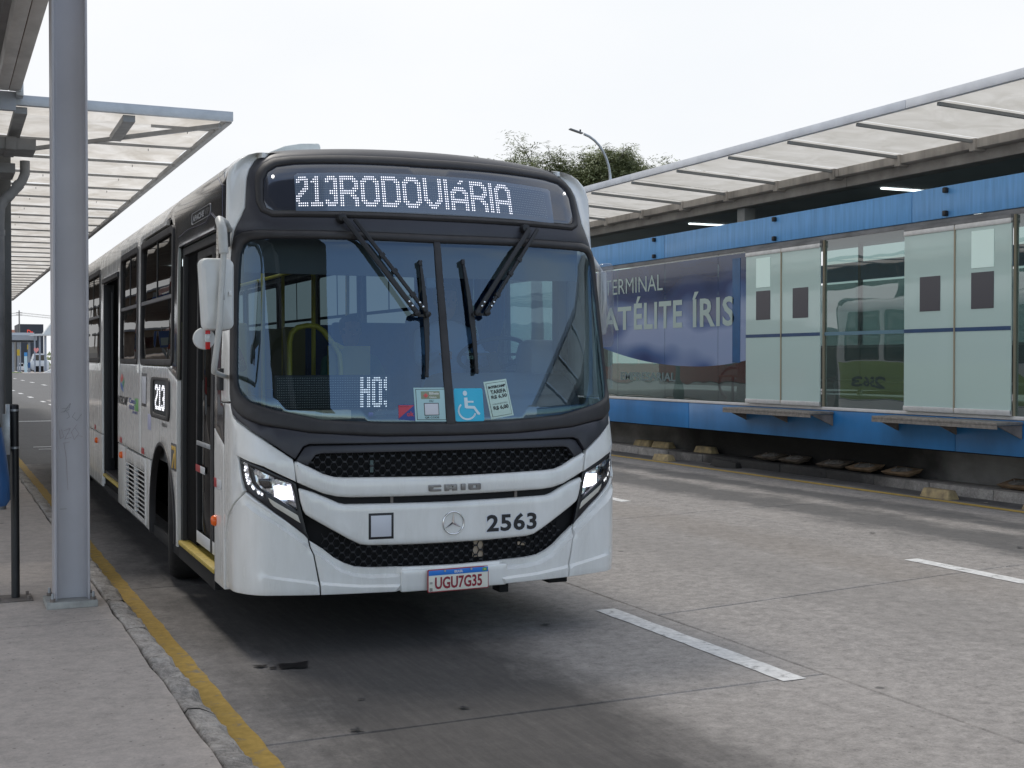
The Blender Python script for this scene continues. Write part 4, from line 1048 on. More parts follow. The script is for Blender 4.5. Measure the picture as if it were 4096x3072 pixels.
sign_in = sym([(0, 2.795), (-.5, 2.805), (-.90, 2.812), (-1.03, 2.80), (-1.09, 2.77), (-1.116, 2.72), (-1.112, 2.60), (-1.09, 2.555), (-1.04, 2.537), (-.5, 2.527), (0, 2.523)])
VT = VC + RR * math.pi / 2
mask = sym([(0, VT), (-.6, VT), (-1.22, VT), (-1.25, 2.93), (-1.252, 2.80), (-1.25, 2.57), (-1.29, 2.51), (-1.37, 2.44), (-1.405, 2.36), (-1.415, 2.0), (-1.425, 1.47), (-1.40, 1.40), (-1.365, 1.365), (-1.23, 1.305), (-1.124, 1.247), (-1.021, 1.18), (-.945, 1.128), (-.932, 1.122), (-.886, 1.190), (-.85, 1.203), (0, 1.20)])
def mask_crease(s, v):    # a soft ledge under the windscreen seal and round the route sign
    d = 0.0
    if v < 1.30: d += .012 * sst((1.255 + .18 * sst((abs(s) - .5) / .9) - v) / .03)
    return d
patch('front_mask', mask, P, MK, B, 0, .03, .006, .07, [seal_out, sign_out], 40, mask_crease)
patch('windscreen_seal', inset(list(reversed(seal_out)), .003), P, M['rubber'], B, .014, .03, .024, .05, [glass_e], 60)
patch('sign_seal', inset(list(reversed(sign_out)), .003), P, M['rubber'], B, .010, .03, .02, .05, [sign_in], 60)
M['wind'] = glass('windscreen_glass', (.58, .68, .72), 2.05, 0, (.60, .80, 1.0), bump=.02)
ws = patch('windscreen', glass_e, P, M['wind'], B, -.004, .001, .0005, .06, [], 80)
patch('centre_strip', [(-.012, 1.30), (.045, 1.30), (.022, 2.38), (-.022, 2.38)], P, M['rubber'], B, .006, .02, .006, .05)

# ---- route sign
sg = patch('route_sign', sign_in, P, mat('sign_dark_glass', (.035, .04, .055), .10, coat=1.0, spec=.8), B, -.006, .01, .002, .07)
disp = patch('display_panel', [(-.905, 2.735), (-.885, 2.747), (.895, 2.742), (.915, 2.73), (.897, 2.53), (-.895, 2.53)], P, mat('display_grey', (.12, .155, .215), .2, coat=.8), sg, -.0045, .001, .0005, .08)
G = {
 '2': ".####.|######|##..##|....##|....##|...###|..###.|.###..|###...|##....|##....|.#####|.#####",
 '1': "..##..|.###..|####..|..##..|..##..|..##..|..##..|..##..|..##..|..##..|..##..|######|######",
 '3': ".####.|######|##..##|....##|....##|....##|..####|..####|....##|....##|##..##|######|.####.",
 'R': "#######..|########.|##....###|##.....##|##.....##|##....###|########.|#######..|##...###.|##....###|##.....##|##.....##|##.....##",
 'O': "..#####..|.#######.|###...###|##.....##|##.....##|##.....##|##.....##|##.....##|##.....##|##.....##|###...###|.#######.|..#####..",
 'D': "#######..|########.|##....###|##.....##|##.....##|##.....##|##.....##|##.....##|##.....##|##.....##|##....###|########.|#######..",
 'V': "##.....##|##.....##|##.....##|##.....##|##.....##|##.....##|##.....##|##.....##|##.....##|###...###|.###.###.|..#####..|...###...",
 'I': "|".join(["##"] * 13),
 'a': ".....##..|....##...|.........|..#####..|.#######.|###...###|##.....##|##.....##|#########|#########|##.....##|##.....##|##.....##",
 'A': "..#####..|.#######.|###...###|##.....##|##.....##|##.....##|##.....##|#########|#########|##.....##|##.....##|##.....##|##.....##",
 'H': "|".join(["##..##"] * 5 + ["######"] * 2 + ["##..##"] * 6),
 'o': "|".join([".####.", "######"] + ["##..##"] * 9 + ["######", ".####."]),
 's': ".#|##|##|##|##|.#|..|..|..|..|##|##|.#"}
def lit(chars):
    on = set()
    for ch, c0 in chars:
        for r, row in enumerate(G[ch].split('|')):
            for c, q in enumerate(row):
                if q == '#': on.add((c0 + c, r))
    return on
def led_board(on, ncol, nrow, u0, v0, du, dv, fn, parent, r_on, r_off, off=.0015, skip_off=False, m_on=None):
    A_, Z_ = MB(), MB()
    for c in range(ncol):
        for r in range(nrow):
            u, v = u0 + c * du, v0 - r * dv
            o = (c, r) in on; q = r_on if o else r_off; mb = A_ if o else Z_
            if not o and skip_off: continue
            n = 6 if o else 4
            mb.add([fn(u + q * math.cos(2 * math.pi * k / n), v + q * math.sin(2 * math.pi * k / n), off) for k in range(n)], [tuple(range(n))])
    stuff(A_.build('lit_dots', m_on or M['led'], parent))
    if Z_.v: stuff(Z_.build('dark_dots', M['ledoff'], parent))
on = lit([('2', 0), ('1', 7), ('3', 14), ('R', 21), ('O', 31), ('D', 41), ('O', 51), ('V', 61), ('I', 71), ('a', 74), ('R', 84), ('I', 94), ('A', 97)])
led_board(on, 127, 13, -.888, 2.722, .01375, .0134, lambda u, v, o=0: P(u, v, -.0045 + o), disp, .0040, .0019)
for s_, v_ in ((-1.05, 2.735), (1.06, 2.735)):
    MB().add([P(s_ + .010 * math.cos(2 * math.pi * k / 10), v_ + .010 * math.sin(2 * math.pi * k / 10), -.003) for k in range(10)], [tuple(range(10))]).build('marker_light', mat('marker_glow', (.9, .9, .9), .5, emit=(1, .98, .95), estr=1.6 if s_ < 0 else .6) if s_ < 0 else MATS['marker_glow'], sg)

# ---- backing behind the grilles and gaps
patch('grille_backing', sym([(0, 1.24), (-.86, 1.24), (-1.0, 1.20), (-1.3, 1.12), (-1.32, .92), (-1.05, .74), (-.86, .60), (-.80, .40), (0, .40)]), P, K_, B, -.075, .01, .002, .09)
# ---- black hood frame with honeycomb grille
hood = [(-.928, 1.112), (-.878, 1.183), (-.845, 1.193), (.845, 1.193), (.878, 1.183), (.928, 1.112), (.862, 1.082), (.815, 1.140), (.78, 1.148), (-.78, 1.148), (-.815, 1.140), (-.862, 1.082)]
patch('hood_frame', hood, P, MK, B, -.006, .03, .005, .05)
def mesh_grille(name, poly, u0, u1, v0, v1, pu, pv, off, parent, m):
    mb = MB()
    def q(pts, dz0):
        k = [P(u, v, dz0) for u, v in pts] + [P(u, v, dz0 - .014) for u, v in pts]
        n = len(pts); mb.add(k, [tuple(range(n))] + [(i, i + n, (i + 1) % n + n, (i + 1) % n) for i in range(n)])
    j = 0; v = v0
    while v < v1:
        u = u0 + (pu / 2 if j % 2 else 0)
        while u < u1:
            if inpoly(u, v, poly):
                w, h = pu * .15, pv * .085
                q([(u - w, v - h), (u + w, v - h), (u + w * 1.25, v), (u + w, v + h), (u - w, v + h), (u - w * 1.25, v)], off)
            for du in (-pu / 2, pu / 2):
                a = (u + math.copysign(pu * .14, du), v); b = (u + du - math.copysign(pu * .14, du), v + pv / 2)
                mid = ((a[0] + b[0]) / 2, (a[1] + b[1]) / 2)
                if inpoly(*mid, poly):
                    t = .0016
                    q([(a[0], a[1] - t), (b[0], b[1] - t), (b[0], b[1] + t), (a[0], a[1] + t)] if du > 0 else [(b[0], b[1] - t), (a[0], a[1] - t), (a[0], a[1] + t), (b[0], b[1] + t)], off - .004)
            u += pu
        v += pv / 2; j += 1
    return stuff(mb.build(name, m, parent))
gm_ = mat('grille_black', (.016, .016, .02), .5)
up_poly = [(-.86, 1.085), (-.815, 1.146), (.815, 1.146), (.86, 1.085), (.74, 1.012), (.62, 1.0), (-.62, 1.0), (-.74, 1.012)]
mesh_grille('upper_grille', up_poly, -.9, .9, .985, 1.15, .0645, .056, -.028, B, gm_)
lo_poly = sym([(0, .66), (-.50, .67), (-.60, .72), (-.78, .68), (-.76, .60), (-.66, .50), (-.5, .47), (0, .46)])
mesh_grille('lower_grille', lo_poly, -.85, .85, .46, .70, .0645, .056, -.045, B, gm_)
tape_ = mat('cardboard_tan', (.50, .40, .30), .8)
MB().add([P(.165, .5, -.066), P(.235, .5, -.066), P(.235, .595, -.066), P(.172, .595, -.066)], [(0, 1, 2, 3)]).build('radiator_card', tape_, B)
MB().add([P(.475, .555, -.066), P(.53, .548, -.066), P(.53, .568, -.066), P(.475, .575, -.066)], [(0, 1, 2, 3)]).build('radiator_card', tape_, B)
MB().add([P(-.485, 1.03, -.06), P(-.465, 1.03, -.06), P(-.465, 1.10, -.06), P(-.485, 1.10, -.06)], [(0, 1, 2, 3)]).build('radiator_tag', mat('tag_green', (.16, .22, .22), .6), B)

# ---- white bars of the grille
bar1 = sym([(0, .997), (-.35, 1.002), (-.64, 1.008), (-.71, 1.013), (-.773, 1.032), (-.854, 1.074), (-.915, 1.105), (-.937, 1.104), (-.942, 1.085), (-.923, .987), (-.863, .959), (-.773, .920), (-.694, .900), (-.62, .893), (-.3, .888), (0, .886)])
patch('grille_bar', bar1, P, W_, B, .006, .035, .024, .045, smooth=60)
patch('slot_backing', sym([(0, .895), (-.62, .90), (-.77, .925), (-.92, .99), (-.90, .94), (-.74, .88), (-.64, .84), (0, .83)]), P, K_, B, -.03, .005, .002, .08)
for s_ in (-.355, .43): MB().box((s_ - .008, .03, .83), (s_ + .008, .045, .9)).build('slot_rib', M['rust'], B)
bar2 = sym([(0, .846), (-.35, .850), (-.645, .855), (-.681, .863), (-.742, .891), (-.833, .930), (-.905, .952), (-.915, .948), (-.905, .883), (-.888, .826), (-.874, .803), (-.84, .78), (-.743, .723), (-.62, .652), (-.558, .621), (-.508, .612), (-.25, .605), (0, .603)])
patch('emblem_panel', bar2, P, W_, B, .004, .035, .024, .045, smooth=60)
# ---- bumper
cA = [(-1.60, 1.10), (-1.272, .904), (-1.043, .767), (-.84, .618), (-.682, .491), (-.589, .456), (-.5, .444), (-.324, .441), (0, .441)]
cB = [(-1.60, .49), (-1.33, .488), (-1.103, .469), (-.797, .42), (-.557, .393), (-.316, .382), (0, .382)]
def lin(c, s):
    s = -abs(s)
    for (x0, y0), (x1, y1) in zip(c, c[1:]):
        if x0 <= s <= x1: return y0 + (y1 - y0) * (s - x0) / (x1 - x0)
    return c[0][1] if s < c[0][0] else c[-1][1]
def bump_off(s, v):
    a = abs(s); f = 1 - sst((a - 1.25) / .2); d = 0.0
    cl = lambda t: max(0., min(1., t))
    fB = 1 - sst((a - 1.0) / .2); f = 1 - sst((a - 1.1) / .2)
    if a > .33: d = (.026 * cl((lin(cA, s) - v + .0005) / .018) + .018 * fB * cl((lin(cB, s) - v + .0005) / .014) - .012 * cl((lin(cA, s) + .034 - v) / .010) * (1 - cl((lin(cA, s) - v) / .018))) * f
    if a <= .33: d = .016
    return d - .006
lamp_low = [(-1.236, .930), (-1.102, .852), (-.983, .767), (-.880, .685)]
corner = lamp_low + [(-.862, .665), (-.850, .612), (-.832, .575), (-.798, .398), (-.794, .346), (-1.04, .352), (-1.34, .346), (-1.45, .344), (-1.592, .335), (-1.592, .61), (-1.553, .69), (-1.50, .764), (-1.359, .845), (-1.270, .905)]
BF = [lambda s, d=d, c=c: lin(c, s) + d for c, d in ((cA, .034), (cA, .024), (cA, 0), (cA, -.018), (cB, 0), (cB, -.014))]
patch('bumper_corner', corner, P, W_, B, 0, .03, .008, .03, smooth=28, offn=bump_off, feats=BF)
patch('bumper_corner', mirror(corner), P, W_, B, 0, .03, .008, .03, smooth=28, offn=bump_off, feats=BF)
centre = sym([(0, .474), (-.45, .482), (-.527, .486), (-.589, .494), (-.651, .517), (-.712, .552), (-.773, .602), (-.852, .652), (-.843, .612), (-.826, .575), (-.790, .398), (-.787, .346), (-.5, .343), (0, .336)])
patch('bumper_centre', centre, P, W_, B, 0, .03, .008, .03, smooth=28, offn=bump_off, feats=BF)
patch('plate_bracket', rrect(-.318, .333, .36, .462, .012), P, W_, B, .024, .03, .008, .05, smooth=50)
MB().box((.345, .08, .27), (.405, .2, .335)).box((.30, .12, .31), (.36, .18, .335)).build('tow_hook', K_, B, 40, .006)
MB().box((.71, .16, .29), (.84, .3, .335)).build('skid', K_, B, 40, .006)
MB().box((-1.0, 1.3, .26), (1.0, 14.6, .40)).build('underbody', K_, B)
# ---- licence plate
PF = lambda u, v, off=0.0: (lambda p: (p[0], P(0.03, .4, .036)[1] - off + (u - .03) * .06, p[2]))(P(u, v, 0))
pt = MB()
lp = patch('licence_plate', rrect(-.164, .325, .236, .459, .008), PF, mat('plate_red_edge', (.33, .03, .04), .4), B, 0, .006, .002, .08)
patch('plate_face', rrect(-.158, .331, .230, .453, .005), PF, mat('plate_white', (.75, .73, .64), .45), lp, .0022, .001, .0005, .1)
patch('plate_band', [(-.158, .424), (.230, .424), (.230, .4535), (-.158, .4535)], PF, mat('plate_blue', (.015, .18, .62), .4), lp, .0036, .001, .0005, .1)
text('lettering', 'BRASIL', .008, .4315, .064, .4465, PF, M['white'], lp, .0050, .02)
text('lettering', 'UGU7G35', -.118, .342, .190, .4135, PF, mat('plate_red', (.26, .012, .03), .45), lp, .0042, .028)
text('lettering', 'BR', -.152, .334, -.132, .352, PF, M['ink'], lp, .0042)
patch('flag_patch', [(.192, .430), (.222, .430), (.222, .449), (.192, .449)], PF, mat('flag_green', (.10, .33, .12), .5), lp, .0050, .001, .0003, .1)
patch('flag_patch', [(.199, .4395), (.207, .434), (.215, .4395), (.207, .445)], PF, mat('flag_yellow', (.6, .5, .1), .5), lp, .0062, .001, .0003, .1)
patch('code_patch', [(-.152, .375), (-.134, .375), (-.134, .388), (-.152, .388)], PF, mat('code_grey', (.35, .35, .32), .5), lp, .0042, .001, .0003, .1)
for u in (-.055, .117): MB().lathe([(0, .004), (.006, .004), (.007, 0)], PF(u, .448, .006), (0, -1, 0), 10).build('screw', M['galv'], lp)

# ---- badges and numbers
FB2 = lambda u, v, o=0.0: P(u, v, .004 + o)
FB1 = lambda u, v, o=0.0: P(u, v, .006 + o)
sqf = [(-.509, .648), (-.359, .648), (-.359, .799), (-.509, .799)]
patch('square_decal', sqf, FB2, M['ink'], B, .001, .0008, .0003, .1)
patch('square_decal', inset(sqf, .014), FB2, mat('decal_white', (.60, .61, .66), .4), B, .002, .0008, .0003, .1)
text('fleet_number', '2563', .224, .650, .575, .764, FB2, mat('halo_white', (.66, .68, .74), .4), B, .0012, .06, 0, 1.1)
text('fleet_number', '2563', .229, .655, .570, .759, FB2, M['ink'], B, .0024, .032, 0, 1.1)
em = MB(); n = 36
cx, cz = .012, .722
for k in range(n):
    for j in range(8):
        a, b_ = 2 * math.pi * k / n, 2 * math.pi * j / 8
        em.v.append(FB2(cx + (.066 + .0042 * math.cos(b_)) * math.cos(a), cz + (.066 + .0042 * math.cos(b_)) * math.sin(a), .006 + .0042 * math.sin(b_)))
for k in range(n):
    for j in range(8): em.f.append((k * 8 + j, ((k + 1) % n) * 8 + j, ((k + 1) % n) * 8 + (j + 1) % 8, k * 8 + (j + 1) % 8))
em_o = em.build('star_badge', M['chrome'], B, 60)
for k in range(3):
    a = R(90 + 120 * k); t = Vector((math.cos(a), math.sin(a))); nrm = Vector((-t.y, t.x)); mb = MB()
    A0 = [FB2(cx + nrm.x * .0085 - t.x * .005, cz + nrm.y * .0085 - t.y * .005, .003), FB2(cx - nrm.x * .0085 - t.x * .005, cz - nrm.y * .0085 - t.y * .005, .003), FB2(cx + t.x * .065, cz + t.y * .065, .005), FB2(cx, cz, .011), FB2(cx + t.x * .06, cz + t.y * .06, .008)]
    mb.add(A0, [(0, 3, 4, 2), (1, 2, 4, 3), (0, 1, 3)]).build('star_point', M['chrome'], em_o)
def letter(polys, holes=()):
    for i, p in enumerate(polys):
        patch('badge_letter', p, FB1, M['badge'], B, .011, .012, .002, .05, [h for h in holes if inpoly(h[0][0], h[0][1], p)], 30)
z0, z1 = .913, .951; h_ = z1 - z0; w_ = .078
def LT(x, pts): return [(x + a * w_, z0 + b * h_) for a, b in pts]
letter([LT(-.145, [(0, .12), (.1, 0), (1, 0), (1, .34), (.42, .34), (.36, .42), (.36, .6), (.42, .66), (1, .66), (1, .9), (.92, 1), (0.02, 1), (0, .95)])])
letter([LT(-.044, [(0, 0), (.34, 0), (.34, .22), (.64, .22), (.64, 0), (1, 0), (1, .9), (.9, 1), (0, 1)])], [LT(-.044, [(.36, .48), (.64, .48), (.64, .68), (.36, .68)])])
letter([LT(.060, [(0, 0), (.36, 0), (.36, 1), (0, 1)])])
letter([LT(.109, [(0, .1), (.1, 0), (.9, 0), (1, .1), (1, .9), (.9, 1), (0.02, 1), (0, .95)])], [LT(.109, [(.36, .30), (.64, .30), (.64, .70), (.36, .70)])])

# ---- fenders above the headlights
fend = [(-.9285, .990), (-.945, 1.000), (-1.114, 1.080), (-1.310, 1.136), (-1.279, 1.012), (-1.254, .957), (-1.240, .938), (-1.272, .912), (-1.359, .852), (-1.502, .772), (-1.558, .695), (-1.596, .62), (-1.596, 1.428), (-1.425, 1.428), (-1.395, 1.385), (-1.365, 1.352), (-1.23, 1.294), (-1.124, 1.236), (-1.021, 1.169), (-.946, 1.118), (-.940, 1.09)]
fa = [(-1.35, 1.08), (-1.33, 1.0), (-1.31, .95), (-1.28, .915)]
def fend_off(s, v): return -.010 * (1 - sst((abs(s) - 1.335 + (1.13 - v) * .12) / .03)) * sst((abs(s) - 1.26) / .02) * sst((1.14 - v) / .03)
patch('front_wing', fend, P, W_, B, 0, .03, .006, .04, smooth=50, offn=fend_off)
patch('front_wing', mirror(fend), P, W_, B, 0, .03, .006, .04, smooth=50, offn=fend_off)
# ---- headlights
hb_ = [(-1.302, 1.127), (-1.114, 1.070), (-.945, .990), (-.927, .976), (-.912, .885), (-.895, .815), (-.868, .70), (-.852, .662), (-.875, .682), (-.985, .773), (-1.102, .858), (-1.229, .933), (-1.246, .954), (-1.272, 1.012)]
drl = [(-1.283, 1.108), (-1.228, 1.091), (-1.210, 1.026), (-1.192, .981), (-1.164, .954), (-1.118, .928), (-1.108, .895), (-1.155, .916), (-1.196, .943), (-1.231, .975), (-1.25, 1.012)]
lens = [(-1.202, 1.077), (-1.062, 1.020), (-.957, .978), (-.939, .918), (-.919, .822), (-1.034, .899), (-1.09, .925), (-1.150, .962), (-1.175, .998)]
refl = [(-1.088, .903), (-.928, .806), (-.917, .797), (-.902, .754), (-1.055, .853), (-1.075, .875)]
M['refl'] = mat('lamp_chrome', (.62, .63, .66), .16, .9, .25, 60)
M['clear'] = glass('lamp_cover', (.93, .94, .95), 1.5)
M['hid'] = mat('headlamp_glow', (.9, .9, .95), .4, emit=(.90, .88, 1.0), estr=2.2)
for sg_ in (1, -1):
    mr_ = (lambda p: p) if sg_ == 1 else mirror
    hl = patch('headlight', mr_(hb_), P, mat('lamp_surround', (.013, .013, .017), .3), B, -.016, .02, .004, .05, [mr_(drl), mr_(lens)])
    patch('reflector_bowl', mr_(inset(list(reversed(lens)) if area(lens) < 0 else lens, -.004)), P, M['refl'], hl, -.045, .03, .003, .02, smooth=20, offn=lambda s, v: .005 * math.sin(s * 90) * math.cos(v * 70) + (.012 if (abs(s) > 1.05) else 0))
    patch('daylight_strip', mr_(drl), P, mat('drl_clear', (.45, .46, .48), .12, .8, .4, 90), hl, -.026, .02, .003, .02, smooth=15, offn=lambda s, v: .003 * math.sin(v * 260))
    for k, (s_, v_) in enumerate(((-1.249, 1.072), (-1.252, 1.055), (-1.238, 1.068), (-1.243, 1.030), (-1.238, 1.014), (-1.225, 1.026), (-1.232, .996), (-1.222, .980), (-1.214, .992), (-1.192, .962), (-1.184, .952), (-1.154, .935), (-1.148, .928), (-1.128, .921))):
        r_ = .0085 if k % 3 != 2 else .006
        MB().add([P(-sg_ * abs(s_) + r_ * math.cos(2 * math.pi * q / 8), v_ + r_ * math.sin(2 * math.pi * q / 8), -.0195) for q in range(8)], [tuple(range(8))]).build('diode', M['led'] if sg_ == 1 else mat('diode_dim', (.8, .8, .8), .2, emit=(1, 1, 1), estr=.7), hl)
    lp_ = [(-1.054, .967), (-.956, .964), (-.938, .885), (-1.02, .893), (-1.051, .910)]
    patch('led_block', mr_(lp_), P, M['hid'], hl, -.026, .012, .003, .02, smooth=10, offn=lambda s, v: .004 * math.sin(s * 200) * math.sin(v * 160))
    pj = [(-1.157, 1.008), (-1.072, 1.010), (-1.062, .954), (-1.113, .952), (-1.148, .975)]
    patch('projector', mr_(pj), P, mat('projector_dark', (.05, .05, .055), .08, .9), hl, -.022, .01, .006, .02)
    cvp = lens if area(lens) > 0 else list(reversed(lens))
    patch('lens_cover', mr_(inset(cvp, .001)), P, M['clear'], hl, -.010, .001, .0005, .04)
    cvd = drl if area(drl) > 0 else list(reversed(drl))
    patch('lens_cover', mr_(inset(cvd, .001)), P, M['clear'], hl, -.012, .001, .0005, .04)
    patch('side_reflector', mr_(refl), P, mat('reflector_cream', (.58, .54, .47), .35), hl, -.012, .004, .002, .03)
# ---- corner pillars
pil = [(-1.60, 1.432), (-1.43, 1.440), (-1.432, 1.50), (-1.420, 2.0), (-1.411, 2.36), (-1.376, 2.447), (-1.295, 2.516), (-1.257, 2.572), (-1.259, 2.80), (-1.257, 2.94), (-1.228, VT), (-2.3, VT), (-2.3, 2.955), (-2.08, 2.945), (-1.80, 2.885), (-1.63, 2.78), (-1.605, 2.70), (-1.605, 2.43), (-1.65, 2.0), (-1.69, 1.70), (-1.69, 1.432)]
patch('corner_pillar', pil, P, W_, B, .004, .03, .007, .05, smooth=50)
patch('corner_pillar', mirror(pil), P, W_, B, .004, .03, .007, .05, smooth=50)
# ---- kerb-side flank: corner post, black cowl over the door, white side
def SP(name, pts, m, off=0.0, thick=.02, rnd=.004, grid=.1, holes=(), right=False, parent=B, offn=None):
    return patch(name, side_poly(pts, right), P, m, parent, off, thick, rnd, grid, [side_poly(h, right) for h in holes], 40, offn)
post_ = [(-1.598, .322), (-1.598, 1.175), (sL(.865), 1.262), (sL(.865), .322)]
patch('corner_post', post_, P, W_, B, 0, .03, .004, .06)
patch('corner_post', mirror([(-1.598, .322), (-1.598, 1.43), (sL(2.2), 1.43), (sL(2.2), .322)]), P, W_, B, 0, .03, .004, .08)
cowl = [(-1.602, 1.18), (-1.602, 1.428), (-1.694, 1.428), (-1.695, 1.71), (-1.655, 2.0), (-1.609, 2.43), (-1.609, 2.70), (-1.634, 2.79), (-1.803, 2.893), (-2.09, 2.950), (sL(2.55), 2.945), (sL(2.92), 2.73), (sL(2.66), 2.715), (sL(2.57), 2.66), (sL(2.545), 2.60), (sL(2.545), 1.70), (sL(2.60), 1.64), (sL(2.76), 1.618), (sL(2.335), 1.535), (sL(2.335), 2.48), (sL(.865), 2.48), (sL(.865), 1.268)]
patch('door_cowl', cowl, P, mat('cowl_black', (.014, .014, .017), .13, coat=.5), B, .001, .03, .005, .08)
patch('cowl_badge', rrect(-(S1 + LC + 1.76 - YC), 2.585, -(S1 + LC + 1.05 - YC), 2.662, .03), P, mat('badge_line', (.25, .26, .28), .35), B, .005, .003, .002, .05, [rrect(-(S1 + LC + 1.745 - YC), 2.590, -(S1 + LC + 1.065 - YC), 2.657, .028)])
text('model_badge', 'APACHE', sL(1.70), 2.60, sL(1.27), 2.64, lambda u, v, o=0: P(u, v, .004 + o), mat('badge_line', (.25, .26, .28), .35), B, .002, .05)
text('model_badge', 'VIP', sL(1.25), 2.60, sL(1.10), 2.64, lambda u, v, o=0: P(u, v, .004 + o), mat('badge_faint', (.07, .07, .075), .35), B, .002, .0)
for s_ in ([(2.28, 2.55), (1.9, 2.57), (1.5, 2.56), (1.2, 2.555), (1.05, 2.60), (.92, 2.56), (.85, 2.54)], [(.9, 2.80), (.72, 2.74), (.65, 2.72), (.64, 2.5)]):
    mb = MB()
    for a, b in zip(s_, s_[1:]): mb.bar(FLX(*a, .006), FLX(*b, .006), .004, .003)
    mb.build('reflection_line', mat('reflection_blue', (.10, .10, .16), .3), B)  # reflections on the glossy cowl, drawn as thin bluish bars
# windows: rubber frame, slider, panes
M['sglass'] = glass('side_glass', (.10, .11, .11), 1.6, 0, (.55, .54, .53), bump=.06)
M['sglass_b'] = glass('side_glass_dark', (.12, .15, .155), 1.8, 0, (1, 1, 1), bump=.03)
M['sglass_r'] = glass('side_glass_light', (.34, .42, .43), 1.7, 0, (1, 1, 1), bump=.03)
def window(y0, y1, v0=1.632, v1=2.672, right=False, split=2.15):
    f = SP('window', rrect(y0, v0, y1, v1, .07), M['rubber'], .008, .03, .006, .12, [rrect(y0 + .055, v0 + .05, y1 - .055, v1 - .055, .045)], right)
    if split:
        SP('slider_rail', [(y0 + .056, split - .016), (y1 - .056, split - .016), (y1 - .056, split + .016), (y0 + .056, split + .016)], mat('rail_grey', (.10, .10, .11), .4), .004, .01, .002, .3, (), right, f)
        SP('pane', [(y0 + .05, split), (y1 - .05, split), (y1 - .05, v1 - .05), (y0 + .05, v1 - .05)], M['sglass_b'] if right else M['sglass'], -.012, .001, .0004, .3, (), right, f)
        SP('pane', [(y0 + .05, v0 + .045), (y1 - .05, v0 + .045), (y1 - .05, split), (y0 + .05, split)], M['sglass_b'] if right else M['sglass'], -.004, .001, .0004, .3, (), right, f)
        SP('pane_stile', [((y0 + y1) / 2 - .01, split + .015), ((y0 + y1) / 2 + .01, split + .015), ((y0 + y1) / 2 + .01, v1 - .056), ((y0 + y1) / 2 - .01, v1 - .056)], M['black'], -.006, .006, .002, .3, (), right, f)
    else:
        SP('pane', [(y0 + .05, v0 + .045), (y1 - .05, v0 + .045), (y1 - .05, v1 - .05), (y0 + .05, v1 - .05)], M['sglass_r'], -.004, .001, .0004, .3, (), right, f)
    return f
LW = [(2.555, 4.36), (4.55, 5.85), (7.80, 9.58), (9.76, 11.5), (11.7, 13.4), (13.6, 14.6)]
RW = [(.95, 2.0), (2.2, 3.9), (4.05, 5.75), (5.9, 7.6), (7.75, 9.45), (9.6, 11.6), (11.75, 13.42), (13.58, 14.6)]
for a, b in LW: window(a, b)
for i, (a, b) in enumerate(RW): window(a, b, right=True, split=None if i == 0 else 2.15)
arch = lambda yc, r, zc=.42: [(yc - r, .20), (yc - r, zc)] + [(yc - r * math.cos(R(10 * k)), zc + .62 * math.sin(R(10 * k))) for k in range(1, 18)] + [(yc + r, zc), (yc + r, .20)]
VB = 2.94
# white side: upper panels around the windows and below
def white_side(right, wins, doors, arches):
    segs = []
    return segs
wh_holes = [rrect(a + .01, 1.642, b - .01, 2.662, .06) for a, b in LW]
side_a = [(2.95, 2.735), (2.56, VB + .0), (12.5, VB), (12.5, 1.60), (7.46, 1.60), (7.46, .86), (7.44, .86), (7.44, 2.49), (6.02, 2.49), (6.02, .862), (4.305, .862), (4.305, 1.60), (4.37, 1.60), (4.37, 2.69), (2.93, 2.72)]
side_a = [(2.93, 2.735), (2.57, 2.946), (14.9, 2.946), (14.9, .862), (7.50, .862), (7.50, 2.492), (6.03, 2.492), (6.03, .862), (4.306, .862), (4.306, 1.615), (4.40, 1.70), (4.40, 2.62), (4.30, 2.70), (2.95, 2.70)]
SP('side_panel', side_a, W_, 0, .03, .004, .12, [rrect(a + .01, 1.642, b - .01, 2.662, .06) for a, b in LW[1:]])
lowA = [(2.342, .33), (2.342, 1.528), (2.765, 1.612), (2.80, 1.626), (4.298, 1.626), (4.298, .862), (3.705, .862)] + [(3.05 + .66 * math.cos(R(10 * k)), .42 + .62 * math.sin(R(10 * k))) for k in range(5, 18)] + [(2.40, .33)]
SP('side_panel', lowA, W_, 0, .03, .004, .08)
ring_o = [(3.05 + .66 * math.cos(R(6 * k)), .42 + .625 * math.sin(R(6 * k))) for k in range(0, 31)]
SP('arch_trim', [(3.71, .27)] + ring_o + [(2.40, .34), (2.43, .34)] + [(3.05 + .632 * math.cos(R(6 * k)), .42 + .597 * math.sin(R(6 * k))) for k in range(30, -1, -1)] + [(3.682, .27)], M['rubber'], .014, .05, .004, .06)
skirts = [[(3.72, .27), (3.72, .852), (4.002, .852), (4.002, .27)], [(5.47, .27), (5.47, .852), (6.02, .852), (6.02, .27)], [(7.51, .29), (7.51, .852), (11.15, .852), (11.15, .29)], [(12.65, .29), (12.65, .852), (14.9, .852), (14.9, .29)]]
for q in skirts: SP('skirt_panel', q, W_, 0, .03, .004, .2)
lv = SP('louvre_door', [(4.012, .28), (4.012, .845), (5.46, .845), (5.46, .28)], W_, .002, .03, .004, .2, [[(4.07, .31), (4.07, .73), (4.70, .73), (4.70, .31)], [(4.78, .31), (4.78, .73), (5.38, .73), (5.38, .31)]])
SP('louvre_back', [(4.02, .29), (4.02, .76), (5.45, .76), (5.45, .29)], K_, -.05, .01, .002, .3, (), False, lv)
